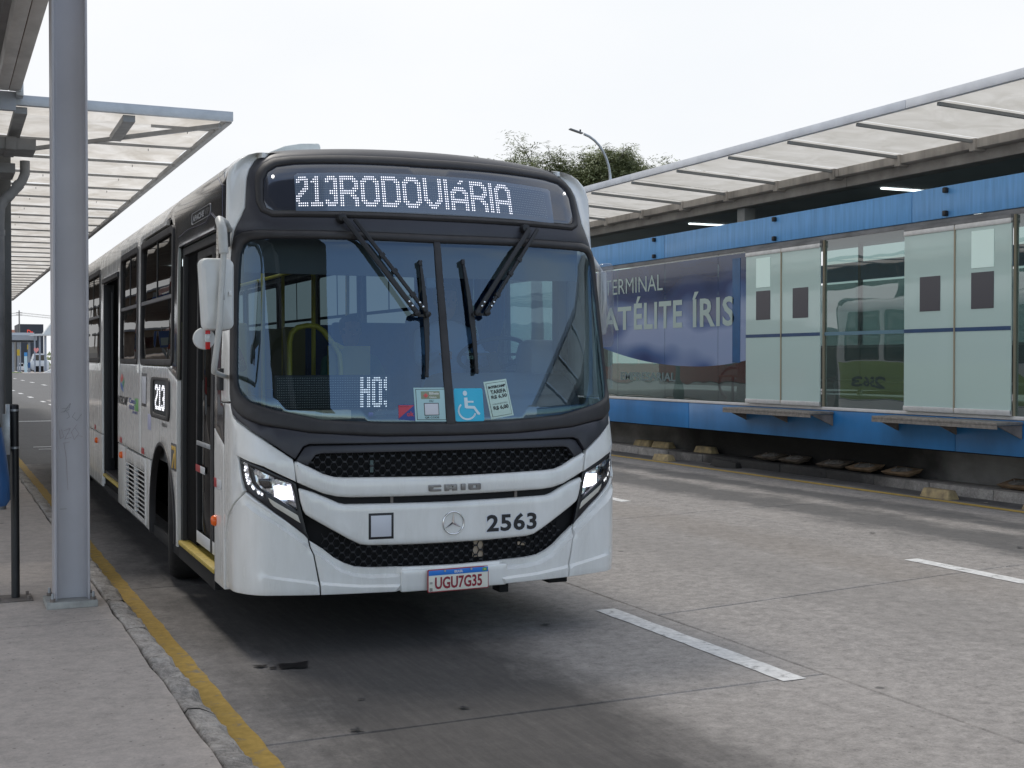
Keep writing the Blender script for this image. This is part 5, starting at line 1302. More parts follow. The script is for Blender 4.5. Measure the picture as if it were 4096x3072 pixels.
for a, b in ((4.066, 4.704), (4.776, 5.384)):
    for k in range(11):
        v_ = .318 + k * .0395; mb = MB()
        mb.add([FLX(a, v_, .003), FLX(b, v_, .003), FLX(b, v_ + .012, .001), FLX(a, v_ + .012, .001), FLX(a, v_ - .004, -.008), FLX(b, v_ - .004, -.008)], [(0, 1, 2, 3), (4, 5, 1, 0)])
        mb.build('louvre_slat', W_, lv)
SP('sill_strip', [(2.34, .25), (2.40, .34), (14.9, .28), (14.9, .25)], K_, -.02, .02, .002, .3)
# printed marks on the side
FS = lambda u, v, o=0.0: P(u, v, .001 + o)
def sq(name, y0, v0, y1, v1, m, o=.001, par=B): return patch(name, [(sL(y1), v0), (sL(y0), v0), (sL(y0), v1), (sL(y1), v1)], FS, m, par, o, .0006, .0002, .3)
red = mat('reflective_red', (.42, .025, .03), .35); wr = mat('reflective_white', (.62, .63, .64), .35)
for (a, b, c, d) in ((5.68, 5.86, .872, .925), (4.08, 4.26, .875, .925), (8.2, 8.38, .872, .925)): sq('red_reflector', a, c, b, d, red)
sq('red_reflector', .775, .905, .862, .962, red); sq('pale_reflector', .62, .905, .775, .962, wr)
sq('frame_sticker', 3.95, 1.28, 4.26, 1.56, mat('sticker_grey', (.05, .05, .055), .4)); sq('frame_sticker', 3.98, 1.306, 4.23, 1.534, mat('sticker_white', (.62, .62, .66), .4), .0022)
text('operator_name', 'INTERCAMP', sL(6.0), 1.245, sL(5.23), 1.325, FS, M['ink'], B, .001, .03)
text('operator_name', 'Campi', sL(5.12), 1.265, sL(4.62), 1.325, FS, mat('logo_navy', (.05, .08, .3), .4), B, .001, .03)
text('operator_name', 'nas', sL(5.12), 1.225, sL(4.75), 1.262, FS, MATS['logo_navy'], B, .001, .02)
sq('logo_green', 4.47, 1.222, 4.72, 1.332, mat('logo_green', (.16, .42, .12), .4), .0008)
text('operator_name', 'BRASIL', sL(4.86), 1.193, sL(4.52), 1.215, FS, MATS['logo_navy'], B, .001, .02)
for pl_, mm in (([(5.70, 1.54), (5.56, 1.50), (5.62, 1.47), (5.80, 1.455), (5.82, 1.50)], (.62, .10, .09)), ([(5.55, 1.50), (5.50, 1.47), (5.56, 1.41), (5.66, 1.44), (5.62, 1.47)], (.05, .28, .16)), ([(5.82, 1.455), (5.66, 1.44), (5.60, 1.39), (5.52, 1.365), (5.74, 1.39), (5.80, 1.42)], (.04, .14, .45))):
    patch('logo_petal', [(sL(y), v) for y, v in pl_], FS, mat('petal_%d' % int(mm[0] * 100), mm, .4), B, .001, .0006, .0002, .3)
sq('small_print', 3.66, 1.10, 3.86, 1.23, mat('print_violet', (.42, .42, .56), .5), .0008)
text('small_print', 'EURO 6', sL(3.05), 1.165, sL(2.80), 1.195, FS, mat('sticker_grey', (.05, .05, .055), .4), B, .001, .02)
ya = sq('arrow_sticker', 2.345, .872, 2.585, 1.068, mat('sticker_grey', (.05, .05, .055), .4))
for pl_ in ([(2.36, .89), (2.42, .89), (2.42, 1.05), (2.36, 1.05)], [(2.43, 1.02), (2.56, 1.02), (2.56, 1.05), (2.43, 1.05)], [(2.50, .885), (2.56, .885), (2.46, 1.0), (2.425, .99)]):
    patch('arrow_mark', [(sL(y), v) for y, v in pl_], FS, mat('arrow_yellow', (.60, .38, .06), .45), ya, .0022, .0006, .0002, .3)
for y_, v_ in ((.85, .70), (5.72, .76), (8.1, .76)):
    mb = MB().lathe([(.034, 0), (.033, .012), (.024, .026), (.0, .03)], FLX(y_ - .03, v_, .0), (-1, 0, 0), 14)
    mb.build('side_marker', mat('amber', (.75, .12, .015), .2, emit=(.8, .12, .02), estr=.03), B, 60)
# small route window with its diodes
lw = SP('side_sign', rrect(2.65, 1.215, 3.64, 1.54, .07), M['rubber'], .014, .03, .008, .1, [rrect(2.78, 1.25, 3.50, 1.512, .05)])
SP('sign_glass', [(2.75, 1.24), (3.53, 1.24), (3.53, 1.52), (2.75, 1.52)], mat('side_sign_back', (.015, .02, .025), .55), .004, .003, .001, .2, (), False, lw)
led_board(lit([('2', 1), ('1', 8), ('3', 15)]), 24, 13, sL(3.42), 1.475, .0255, .0152, lambda u, v, o=0: P(u, v, .005 + o), lw, .0078, .0025, m_on=mat('led_side', (.9, .9, .95), .5, emit=(.93, .93, 1.0), estr=1.5))
# front door: two leaves behind a black frame
dr = SP('front_door', [(.87, .33), (.87, 2.475), (2.33, 2.475), (2.33, .33), (2.27, .33), (2.27, 2.42), (.935, 2.42), (.935, .33)], M['black'], -.03, .05, .004, .2)
SP('door_post', [(1.86, .40), (1.86, 2.42), (2.268, 2.42), (2.268, .40)], mat('door_post_black', (.006, .006, .007), .95, spec=.1), -.06, .03, .004, .2, (), False, dr)
for a, b in ((.94, 1.262), (1.275, 1.852)):
    lf = SP('door_leaf', [(a, .43), (a, 2.415), (b, 2.415), (b, .43)], M['rubber'], -.055, .02, .004, .2, [[(a + .035, .50), (a + .035, 2.36), (b - .035, 2.36), (b - .035, .50)]], False, dr)
    SP('door_glass', [(a + .03, .49), (a + .03, 2.37), (b - .03, 2.37), (b - .03, .49)], glass('door_glass', (.07, .075, .08), 1.6, 0, (.6, .6, .6), bump=.04) if 'door_glass' not in MATS else MATS['door_glass'], -.062, .001, .0004, .3, (), False, lf)
    SP('kick_sticker', [(a + .04, .435), (a + .04, .515), (b - .03, .515), (b - .03, .435)], wr, -.053, .001, .0003, .3, (), False, lf)
SP('handle_bar', [(1.30, 1.1), (1.30, 1.13), (1.80, 1.13), (1.80, 1.1)], M['galv'], -.05, .008, .002, .3, (), False, dr)
sq2 = lambda name, y0, v0, y1, v1, m: SP(name, [(y0, v0), (y0, v1), (y1, v1), (y1, v0)], m, -.050, .001, .0003, .3, (), False, dr)
sq2('red_reflector', 1.66, .92, 1.83, .968, red); sq2('pale_reflector', 1.48, .92, 1.655, .968, wr)
MB().box((-1.222, .93, .355), (-1.10, 2.30, .385)).build('door_step', M['yellow'], B, 40, .006)
MB().box((-1.215, .90, .26), (-1.0, 2.32, .354)).build('step_riser', K_, B)
# glazed triangle between door and windscreen is part of the cowl; black block below the mirror arm
patch('arm_socket', [(-1.70, 1.50), (-1.61, 1.50), (-1.61, 1.63), (-1.70, 1.63)], P, M['black'], B, .03, .03, .006, .05)
# middle doorway (open)
MB().box((-1.20, 6.0, .44), (-.2, 7.52, .47)).build('doorway_floor', M['rubber'], B)
MB().box((-1.225, 6.06, .405), (-1.12, 7.46, .437)).build('doorway_ramp', M['yellow'], B, 40, .006)
for a in (6.035, 7.44): MB().box((-1.21, a, .40), (-1.10, a + .05, 2.48)).build('doorway_frame', M['black'], B, 40, .004)
MB().box((-.25, 6.0, .4), (-.2, 7.5, 2.6)).build('doorway_screen', K_, B)
for a in (5.95, 7.5): MB().box((-1.2, a, .4), (-.2, a + .05, 2.6)).build('doorway_side', K_, B)
SP('door_lintel', [(6.03, 2.485), (6.03, 2.535), (7.5, 2.535), (7.5, 2.485)], M['black'], .02, .03, .006, .3)
for a in (6.11, 7.42): MB().tube([(-1.12, a, .6), (-1.12, a, 2.4)], .017, 8).build('grab_rail', M['black'], B, 60)
# ---- road-side flank
SP('side_panel', [(2.21, .862), (14.9, .862), (14.9, 2.946), (2.3, 2.946), (.62, 2.88), (.46, 2.60), (.46, 1.44), (2.21, 1.44)], W_, 0, .03, .004, .14, [rrect(a + .01, 1.642, b - .01, 2.662, .06) for a, b in RW], True)
for q in ([(2.21, .29), (2.21, .852), (2.33, .852), (2.33, .29)], [(3.8, .27), (3.8, .852), (11.15, .852), (11.15, .27)], [(12.65, .29), (12.65, .852), (14.9, .852), (14.9, .29)]): SP('skirt_panel', q, W_, 0, .03, .004, .3, (), True)
lime = mat('station_green', (.30, .42, .07), .35, coat=.4)
patch('station_green_patch', [(sR(9.2), .875), (sR(14.85), .875), (sR(14.85), 1.61), (sR(10.2), 1.61)], P, lime, B, .0024, .001, .0004, .3)  # green from inside the station, put on the flank as an added patch
text('fleet_number', '2563', sR(13.45), 1.12, sR(14.35), 1.34, lambda u, v, o=0: P(u, v, .003 + o), M['ink'], B, .002, .04)
# ---- roof
ed = []
ss = [(-15.0 + i * .6) for i in range(23)]
ss = [s for s in ss if s < -1.9] + [-1.9 + .1 * i for i in range(39)] + [-s for s in reversed(ss) if s < -1.9]
ringp = [P(s, VT - .004, 0) for s in ss]
rv = MB(); n = len(ringp); rows = 10
for p in ringp: rv.v.append(p)
m_ = len(ss) // 2
pairs = [(ringp[i], ringp[n - 1 - i]) for i in range(m_ + 1)]
rv = MB(); K = 12
for a, b in pairs:
    for k in range(K + 1):
        t = k / K; x = a[0] + (b[0] - a[0]) * t; y = a[1] + (b[1] - a[1]) * t
        ex = 1 - (2 * t - 1) ** 2
        z = a[2] + .075 * ex * min(1, abs(a[0]) / 1.2) ** 2
        rv.v.append((x, y, z))
for i in range(len(pairs) - 1):
    for k in range(K): rv.f.append((i * (K + 1) + k, (i + 1) * (K + 1) + k, (i + 1) * (K + 1) + k + 1, i * (K + 1) + k + 1))
rv.build('roof', W_, B, 60)
for sgn in (1, -1):
    MB().add([P(s_, v_, 0) for s_ in [sgn * (2.3 + i * .7) for i in range(20)] for v_ in (2.944, 2.96, VT)], [(i * 3 + j, (i + 1) * 3 + j, (i + 1) * 3 + j + 1, i * 3 + j + 1) for i in range(19) for j in range(2)]).build('roof_edge', W_, B, 60)
mb = MB(); prof = [(-.90, 2.90), (-.86, 2.985), (-.76, 3.03), (-.66, 3.052), (-.54, 3.060), (-.53, 3.04), (-.53, 2.90)]
mb.prism(prof, (0, .5, 0), lambda u, v: (u, .95, v)).build('roof_vent', mat('vent_white', (.62, .65, .63), .5, 0, .2, 10), B, 40, .008)
MB().box((-.7, 5.0, 2.93), (.7, 7.2, 3.02)).build('roof_hatch', W_, B, 40, .04)
# ---- rear
MB().box((-1.2, 14.86, .35), (1.2, 15.0, 2.8)).build('rear_panel', mat('rear_grey', (.08, .085, .09), .4), B, 40, .06)
MB().box((-1.17, 14.7, 2.6), (1.17, 15.0, 2.97)).build('rear_cap', MATS['rear_grey'], B, 40, .1)
for sx in (-1, 1):
    MB().box((sx * 1.05 - .09, 14.99, 1.0), (sx * 1.05 + .09, 15.02, 1.5)).build('rear_lamp', red, B, 40, .01)
# ---- wheels
def wheel(x, y, sgn, steer=0.0):
    wz = .482 - y * math.tan(R(.2))
    o = MB().lathe([(.30, -.13), (.40, -.145), (.455, -.135), (.478, -.10), (.482, -.04), (.482, .04), (.478, .10), (.455, .135), (.40, .145), (.30, .13)], (0, 0, 0), (sgn, 0, 0), 48).build('wheel', mat('tyre', (.020, .019, .019), .8, 0, .3, 9, .4, 90), B, 50)
    o.location = (x, y, wz); o.rotation_euler = (0, 0, steer)
    MB().lathe([(.305, .128), (.295, .135), (.285, .11), (.26, .03), (.20, .015), (.155, .055), (.13, .06), (.125, .11), (.07, .125), (0, .125)], (0, 0, 0), (sgn, 0, 0), 40).build('rim', mat('rim_dirty', (.13, .12, .11), .5, .6, .5, 9), o, 40)
    mb = MB()
    for k in range(10):
        a = 2 * math.pi * k / 10; mb.lathe([(0, .09), (.015, .09), (.015, .055)], (0, .17 * math.cos(a), .17 * math.sin(a)), (sgn, 0, 0), 6)
    mb.build('wheel_nuts', M['galv'], o)
    return o
wheel(-1.03, 3.05, -1, R(-9)); wheel(1.03, 3.05, 1, R(-9)); wheel(-1.03, 11.9, -1); wheel(1.03, 11.9, 1)
MB().box((-1.0, 2.3, .38), (-.7, 3.8, 1.02)).box((.7, 2.3, .38), (1.0, 3.8, 1.02)).build('arch_liner', K_, B)
# ---- interior
dgy = mat('dash_grey', (.13, .14, .15), .55, 0, .1, 4); lin_ = mat('liner_grey', (.10, .105, .11), .7)
MB().box((-1.15, .6, .86), (1.15, 5.9, .9)).box((-.15, 5.9, .86), (1.15, 7.6, .9)).box((-1.15, 7.6, .86), (1.15, 14.7, .9)).build('floor', mat('floor_grey', (.07, .075, .08), .6), B)
MB().box((-1.1, .62, 2.70), (1.1, 14.7, 2.72)).build('ceiling_liner', lin_, B)
MB().box((-1.10, .56, 2.20), (1.10, .60, 2.70)).build('header_panel', lin_, B)
for a, b in ((1.0, 14.7),): MB().box((1.13, a, .9), (1.16, b, 1.6)).build('wall_liner', lin_, B)
MB().box((-1.16, 7.6, .9), (-1.13, 14.7, 1.6)).box((-1.16, 2.4, .9), (-1.13, 5.9, 1.6)).build('wall_liner', lin_, B)
for y_ in (3.0, 6.2): MB().box((-.55, y_, 2.67), (-.45, y_ + 1.4, 2.695)).build('saloon_lamp', M['lamp'], B)
# dashboard
MB().prism([(.26, 1.18), (.30, 1.26), (.42, 1.31), (.62, 1.33), (.95, 1.30), (.98, .95), (.4, .95)], (2.1, 0, 0), lambda u, v: (-1.05, u, v)).build('dashboard', dgy, B, 40, .03)
MB().prism([(.58, 1.30), (.62, 1.42), (.72, 1.53), (.88, 1.60), (1.10, 1.58), (1.22, 1.45), (1.22, 1.0), (.7, 1.0)], (.95, 0, 0), lambda u, v: (.22, u, v)).build('instrument_cowl', dgy, B, 40, .05)
MB().prism([(.86, 1.5), (.86, 1.74), (.94, 1.82), (1.10, 1.82), (1.16, 1.72), (1.18, 1.4)], (.26, 0, 0), lambda u, v: (.90, u, v)).build('switch_pod', dgy, B, 40, .05)
MB().prism([(.45, 1.30), (.55, 1.44), (.70, 1.46), (.9, 1.36)], (.6, 0, 0), lambda u, v: (.45, u, v)).build('dash_shelf', dgy, B, 40, .03)
swm = Matrix.Translation((.80, 1.30, 1.72)) @ Matrix.Rotation(R(-28), 4, 'X')
MB().tube([swm @ Vector((.24 * math.cos(2 * math.pi * k / 28), .24 * math.sin(2 * math.pi * k / 28), 0)) for k in range(29)], .016, 8, False).build('steering_wheel', M['black'], B, 60)
MB().bar(swm @ Vector((-.23, 0, 0)), swm @ Vector((.23, 0, 0)), .05, .02).bar(swm @ Vector((0, 0, 0)), (.80, 1.15, 1.4), .06, .06).build('steering_column', M['black'], B)
# low diode board on the dash
mtx = lambda u, v, o=0.0: (u, .44 - .2 * 0 + (v - 1.39) * .15 - o, v)
bd = MB().box((-.945, .455, 1.375), (-.225, .485, 1.59)).build('dash_sign', mat('board_black', (.006, .007, .008), .5), B, 40, .004)
led_board(lit([('H', 48), ('o', 55), ('s', 62)]), 64, 13, -.925, 1.572, .01065, .0145, lambda u, v, o=0.0: (u, .4545 - o, v), bd, .0043, .0020)
MB().box((-.235, .43, 1.385), (-.205, .46, 1.42)).build('bracket_knob', M['black'], bd, 40, .004)
# yellow rails, poles, seats
yr = mat('rail_yellow', (.80, .66, .08), .4)
MB().tube([(-.49, 1.97, .9), (-.49, 1.97, 1.80), (-.475, 1.97, 1.87), (-.43, 1.97, 1.91), (-.36, 1.97, 1.925), (-.29, 1.97, 1.92), (-.24, 1.97, 1.885), (-.16, 1.97, 1.78), (-.125, 1.97, 1.72), (-.112, 1.97, 1.62), (-.11, 1.97, .9)], .02, 10).build('yellow_rail', yr, B, 60)
MB().tube([(-.17, 1.97, 1.80), (-.02, 2.05, 1.74), (.08, 2.1, 1.69), (.12, 2.1, 1.6)], .017, 8).build('yellow_rail', yr, B, 60)
MB().box((-.20, 2.0, 1.55), (.12, 2.02, 1.78)).build('yellow_screen', mat('screen_yellow', (.42, .36, .12), .6), B)
for x_, y_ in ((-.15, 2.6), (-.32, 3.6), (.35, 3.4), (-.3, 5.0), (.32, 5.6), (-.3, 7.8), (.3, 8.6)): MB().tube([(x_, y_, .9), (x_, y_, 2.7)], .017, 8).build('yellow_pole', yr, B, 60)
MB().tube([(-.3, 2.6, 2.35), (-.3, 14.4, 2.35)], .015, 6).build('ceiling_rail', yr, B, 60)
seat_b = mat('seat_blue', (.04, .09, .22), .8, 0, .2, 12); seat_y = mat('seat_back_yellow', (.40, .36, .16), .6)
for (x_, y_) in [(-.72, 3.9), (.72, 3.3), (.72, 4.2), (.72, 5.1), (-.72, 4.9), (.72, 6.0), (.72, 7.0), (-.72, 8.4), (.72, 8.2), (-.72, 9.6), (.72, 9.4)]:
    s_ = MB().box((x_ - .42, y_, 1.28), (x_ + .42, y_ + .42, 1.36)).build('seat', seat_b, B, 40, .03)
    MB().box((x_ - .42, y_ + .38, 1.32), (x_ + .42, y_ + .46, 2.0)).build('backrest', seat_y if x_ < 0 or y_ > 5 else seat_b, s_, 40, .03)
    MB().box((x_ - .3, y_ + .1, .9), (x_ + .3, y_ + .3, 1.28)).build('seat_base', M['black'], s_)
ds = MB().box((.40, 1.62, 1.22), (.90, 2.05, 1.34)).build('driver_seat', seat_b, B, 40, .04)
MB().box((.42, 2.02, 1.28), (.88, 2.14, 2.02)).build('backrest', seat_b, ds, 40, .05); MB().box((.53, 2.03, 2.0), (.77, 2.12, 2.22)).build('headrest', seat_b, ds, 40, .05); MB().box((.5, 1.7, .9), (.8, 2.0, 1.22)).build('seat_base', M['black'], ds)
for x_, y_ in ((.93, 2.1), (1.05, 1.75)):     # curtain behind the driver's window
    mb = MB(); n = 12
    for k in range(n + 1):
        for z_ in (2.35, 2.0, 1.75, 1.5):
            wd = .13 if z_ != 1.75 else .06
            mb.v.append((x_ - .08 + wd * (k / n - .5) * 2, y_ + .02 * math.sin(k * 2.2), z_))
    for k in range(n):
        for j in range(3): mb.f.append((k * 4 + j, (k + 1) * 4 + j, (k + 1) * 4 + j + 1, k * 4 + j + 1))
    mb.build('curtain', mat('curtain_navy', (.02, .045, .13), .9), B, 60)
for y_ in (.78, 2.12): MB().box((1.07, y_, 1.6), (1.14, y_ + .10, 2.68)).build('window_post', M['black'], B)
# stickers inside the windscreen
WG = lambda u, v, o=0.0: P(u, v, -.0030 + o)
def wq(name, pts, m, o=0.0, par=ws): return patch(name, pts, WG, m, par, o, .0006, .0002, .3)
pb = mat('notice_pale', (.40, .60, .62), .5)
wq('payment_notice', [(-.208, 1.322), (-.004, 1.318), (-.001, 1.518), (-.208, 1.518)], pb); 
wq('notice_frame', [(-.197, 1.330), (-.013, 1.327), (-.011, 1.510), (-.197, 1.510)], M['ink'], .001); wq('notice_face', [(-.194, 1.333), (-.016, 1.330), (-.014, 1.507), (-.194, 1.507)], pb, .002)
wq('card_print', [(-.165, 1.452), (-.045, 1.452), (-.045, 1.497), (-.165, 1.497)], mat('card_olive', (.26, .30, .20), .5), .003)
text('lettering', 'Bilhete', -.112, 1.477, -.052, 1.492, WG, M['white'], ws, .0042, .02); text('lettering', 'Único', -.112, 1.457, -.068, 1.470, WG, M['white'], ws, .0042, .02)
wq('card_print', [(-.152, 1.472), (-.135, 1.458), (-.118, 1.472), (-.135, 1.486)], mat('petal_62', (.62, .10, .09), .4), .0045)
text('lettering', 'OU', -.115, 1.434, -.090, 1.445, WG, M['ink'], ws, .004, .01); text('lettering', 'QR CODE', -.148, 1.336, -.058, 1.349, WG, M['ink'], ws, .004, .02)
wq('blank_square', [(-.150, 1.355), (-.056, 1.355), (-.056, 1.428), (-.150, 1.428)], M['ink'], .003); wq('blank_square', [(-.146, 1.359), (-.060, 1.359), (-.060, 1.424), (-.146, 1.424)], mat('sticker_white', (.62, .62, .66), .4), .004)
wq('ok_sticker', [(-.313, 1.335), (-.209, 1.325), (-.210, 1.419), (-.308, 1.420)], mat('ok_blue', (.03, .06, .25), .5), .0)
wq('ok_sticker', [(-.311, 1.340), (-.211, 1.416), (-.308, 1.417)], mat('ok_red', (.50, .05, .08), .5), .001)
text('lettering', 'ok', -.260, 1.352, -.215, 1.380, WG, mat('ok_red', (.50, .05, .08), .5), ws, .0025, .03)
text('lettering', 'SERVIÇO', -.300, 1.405, -.245, 1.412, WG, M['ink'], ws, .0025)
wc = wq('wheelchair_sticker', rrect(.047, 1.316, .236, 1.512, .012, 3), mat('sticker_cyan', (.03, .46, .68), .4))
wch = mat('pictogram_white', (.62, .76, .82), .5)
C_ = (.118, 1.398)
MB().add([WG(.118 + .014 * math.cos(2 * math.pi * k / 14), 1.483 + .0155 * math.sin(2 * math.pi * k / 14), .002) for k in range(14)], [tuple(range(14))]).build('pictogram', wch, wc)
def strip(pts, w):
    mb = MB()
    for a, b in zip(pts, pts[1:]):
        t = Vector((b[0] - a[0], b[1] - a[1])).normalized(); nn = Vector((-t.y, t.x)) * w / 2; a_ = Vector(a) - t * w * .25; b_ = Vector(b) + t * w * .25
        mb.add([WG(a_.x - nn.x, a_.y - nn.y, .002), WG(b_.x - nn.x, b_.y - nn.y, .002), WG(b_.x + nn.x, b_.y + nn.y, .002), WG(a_.x + nn.x, a_.y + nn.y, .002)], [(0, 1, 2, 3)])
    mb.build('pictogram', wch, wc)
strip([(.121, 1.452), (.122, 1.402)], .022); strip([(.120, 1.432), (.168, 1.432)], .011); strip([(.122, 1.401), (.172, 1.399), (.198, 1.362)], .016); strip([(.196, 1.366), (.204, 1.360)], .014)
strip([(.125 + .055 * math.cos(R(a)), 1.379 + .050 * math.sin(R(a))) for a in range(135, 345, 12)], .011)
tn = wq('fare_notice', [(.281, 1.326), (.437, 1.347), (.403, 1.568), (.246, 1.549)], mat('notice_mint', (.50, .66, .60), .5))
wq('notice_frame', [(.291, 1.338), (.425, 1.356), (.396, 1.556), (.260, 1.539)], M['ink'], .001, tn); wq('notice_face', [(.2935, 1.3405), (.4225, 1.358), (.394, 1.5535), (.2625, 1.537)], MATS['notice_mint'], .002, tn)
def TN(u, v, o=0.0):
    a = R(8); x = .343 + (u * math.cos(a) - v * math.sin(a)) ; y = 1.447 + (u * math.sin(a) + v * math.cos(a)); return WG(x, y, o)
for tx, a, b, c, d, bo in (('INTERCAMP', -.058, .068, .060, .084, .05), ('TARIFA', -.050, .034, .058, .058, .03), ('R$ 6,50', -.050, .002, .058, .027, .03), ('COM BILHETE ÚNICO COMUM', -.052, -.030, .052, -.022, .0), ('R$ 6,00', -.050, -.065, .054, -.038, .03)):
    text('lettering', tx, a, b, c, d, TN, M['ink'], tn, .0035, bo)
# ---- wipers
def WS(s, v, o): return Vector(P(s, v, o))
def wiper(a1, a2, b1, b2, tt, tm, tb):
    w = thing_part = bpy.data.objects.new('wiper', None); COL.objects.link(w); w.parent = B
    MB().lathe([(0, .05), (.024, .045), (.03, .02), (.034, -.03)], WS(a1[0] - .01, a1[1], .0), (0, -1, .1), 14).build('pivot', M['black'], w, 50)
    mb = MB(); mb.bar(WS(*a1, .055), WS(*b1, .06), .030, .016, (0, -1, 0)); mb.build('arm', M['black'], w, 40, .004)
    q = [WS(a2[0] + (b2[0] - a2[0]) * t, a2[1] + (b2[1] - a2[1]) * t, .055 + .01 * math.sin(t * 3)) for t in (0, .35, .36, .62, .63, 1)]
    mb = MB()
    mb.bar(q[0], q[5], .022, .018, (0, -1, 0)); mb.build('arm', M['black'], w, 40, .004)
    for t in (.38, .55, .8):
        c = q[0].lerp(q[5], t); dd = (q[5] - q[0]).normalized() * .012; MB().bar(c - dd, c + dd, .031, .026, (0, -1, 0)).build('arm_clip', M['black'], w)
    for p in (b1, b2):
        MB().lathe([(0, .03), (.018, .025), (.02, 0)], WS(p[0], p[1] - .005, .05), (0, -1, 0), 12).build('joint', M['black'], w, 50)
        for k in (1, 2):
            A_ = WS(*(a1 if p is b1 else a2), .065); Bq = WS(*p, .07); c = Bq.lerp(A_, .025 + .045 * k); MB().lathe([(0, .01), (.006, .009), (.007, 0)], c, (0, -1, 0), 8).build('rivet', M['chrome'], w)
    MB().bar(WS(b1[0] - .03, b1[1] - .015, .045), WS(b2[0] + .0, b2[1] - .015, .045), .014, .02, (0, -1, 0)).build('link', M['black'], w)
    n = 14; pts = []
    for k in range(n + 1):
        t = k / n
        s = tt[0] * (1 - t) ** 2 + 2 * t * (1 - t) * (2 * tm[0] - (tt[0] + tb[0]) / 2) + tb[0] * t * t; v = tt[1] + (tb[1] - tt[1]) * t
        pts.append((s, v, t))
    bl = MB()
    for (s0, v0, t0), (s1, v1, t1) in zip(pts, pts[1:]):
        bl.bar(WS(s0, v0, .03), WS(s1, v1, .03), .014 + .02 * (1 - abs(2 * t0 - 1)), .012, (0, -1, 0)); bl.bar(WS(s0, v0, .012), WS(s1, v1, .012), .005, .022, (0, -1, 0))
    bl.build('blade', M['black'], w)
    MB().bar(WS(tt[0], tt[1] - .0, .03), WS(tt[0], tt[1] - .03, .03), .022, .02, (0, -1, 0)).build('blade_tip', M['black'], w, 40, .003)
    MB().bar(WS(tb[0], tb[1] + .03, .03), WS(tb[0], tb[1], .03), .022, .02, (0, -1, 0)).build('blade_tip', M['black'], w, 40, .003)
    return w
wiper((-.599, 2.487), (-.535, 2.481), (-.179, 1.962), (-.112, 1.957), (-.128, 2.268), (-.112, 1.93), (-.131, 1.58))
wiper((.639, 2.473), (.705, 2.478), (.212, 1.97), (.277, 1.971), (.150, 2.280), (.185, 1.93), (.192, 1.60))
# ---- mirrors
mi = bpy.data.objects.new('mirror', None); COL.objects.link(mi); mi.parent = B; mi.location = (-1.336, .15, 2.045)
mi.rotation_euler = (0, R(-1.5), R(6))
hs = rrect(-.093, -.198, .093, .200, .035, 5); mb = MB()
def sc(p, k): return [(x * k * (1 - .10 * (z < -.1)), z * k) for x, z in p]
lay = [(hs, .045, 1.0), (hs, .0, 1.01), (hs, -.03, .97), (hs, -.05, .80), (hs, -.058, .35)]
for pl_, y_, k in lay: mb.v += [(x, y_, z) for x, z in sc(pl_, k)]
n = len(hs)
for i in range(len(lay) - 1):
    for k in range(n): mb.f.append((i * n + k, i * n + (k + 1) % n, (i + 1) * n + (k + 1) % n, (i + 1) * n + k))
mb.f.append(tuple((len(lay) - 1) * n + k for k in range(n))); mb.build('mirror_shell', mat('mirror_white', (.68, .69, .68), .35, 0, .06, 8), mi, 30)
MB().prism(sc(hs, 1.02), (0, .012, 0), lambda u, v: (u, .040, v)).build('mirror_rim', M['black'], mi, 40, .003)
MB().prism(sc(hs, .95), (0, .002, 0), lambda u, v: (u, .053, v)).build('mirror_glass', M['chrome'], mi)
MB().box((.048, -.062, -.01), (.066, -.035, .015)).build('adjuster', M['white'], mi, 40, .003)
MB().box((-.006, -.095, -.035), (.014, -.06, .04)).build('clamp_sleeve', M['black'], mi, 40, .003)
ar = mat('arm_pale', (.55, .55, .53), .45, .1, .15, 10)
MB().tube([(-1.20, .50, 2.44), (-1.26, .30, 2.46), (-1.325, .12, 2.455), (-1.318, .08, 2.40), (-1.312, .072, 2.27)], [.02, .022, .026, .026, .026], 12).build('mirror_arm', ar, B, 60)
MB().tube([(-1.312, .072, 2.28), (-1.325, .065, 2.10), (-1.331, .06, 2.03), (-1.336, .06, 1.9), (-1.345, .075, 1.80), (-1.36, .10, 1.65), (-1.36, .12, 1.615), (-1.30, .3, 1.60), (-1.21, .50, 1.58)], [.017] * 6 + [.015] * 3, 12).build('mirror_arm', ar, B, 60)
MB().box((-1.25, .46, 2.34), (-1.20, .52, 2.47)).build('arm_mount', M['black'], B, 40, .006)
MB().box((-1.40, .14, 1.74), (-1.375, .16, 1.845)).build('clearance_lamp', mat('amber_red', (.55, .02, .02), .25), B, 40, .004)
MB().box((-1.403, .135, 1.78), (-1.372, .165, 1.825)).build('clearance_lamp', M['clear'] if False else mat('lamp_clear', (.6, .62, .62), .1, coat=.5), B, 40, .004)
MB().lathe([(0, -.02), (.055, -.018), (.062, 0), (.058, .02), (0, .025)], (-1.40, .2, 1.80), (0, -1, 0), 24).build('round_mirror', MATS['mirror_white'], B, 50)
rmn = bpy.data.objects.new('mirror', None); COL.objects.link(rmn); rmn.parent = B; rmn.location = (1.285, .5, 2.05)
hs2 = rrect(-.05, -.28, .05, .27, .03, 4)
MB().prism(hs2, (0, .04, 0), lambda u, v: (u, -.02, v)).build('mirror_shell', glass('smoky_cover', (.84, .85, .87), 1.45, .05, diffuse=(.5, .5, .52), dfac=.14), rmn, 40, .006)
MB().prism(sc(rrect(-.03, -.2, .02, .22, .02, 4), 1.0), (0, .06, 0), lambda u, v: (u, .02, v)).build('mirror_back', MATS['mirror_white'], rmn, 40, .006)
MB().tube([(0, .05, .2), (-.06, .1, .32), (-.12, .12, .36)], .016, 8).build('mirror_arm', ar, rmn, 60)

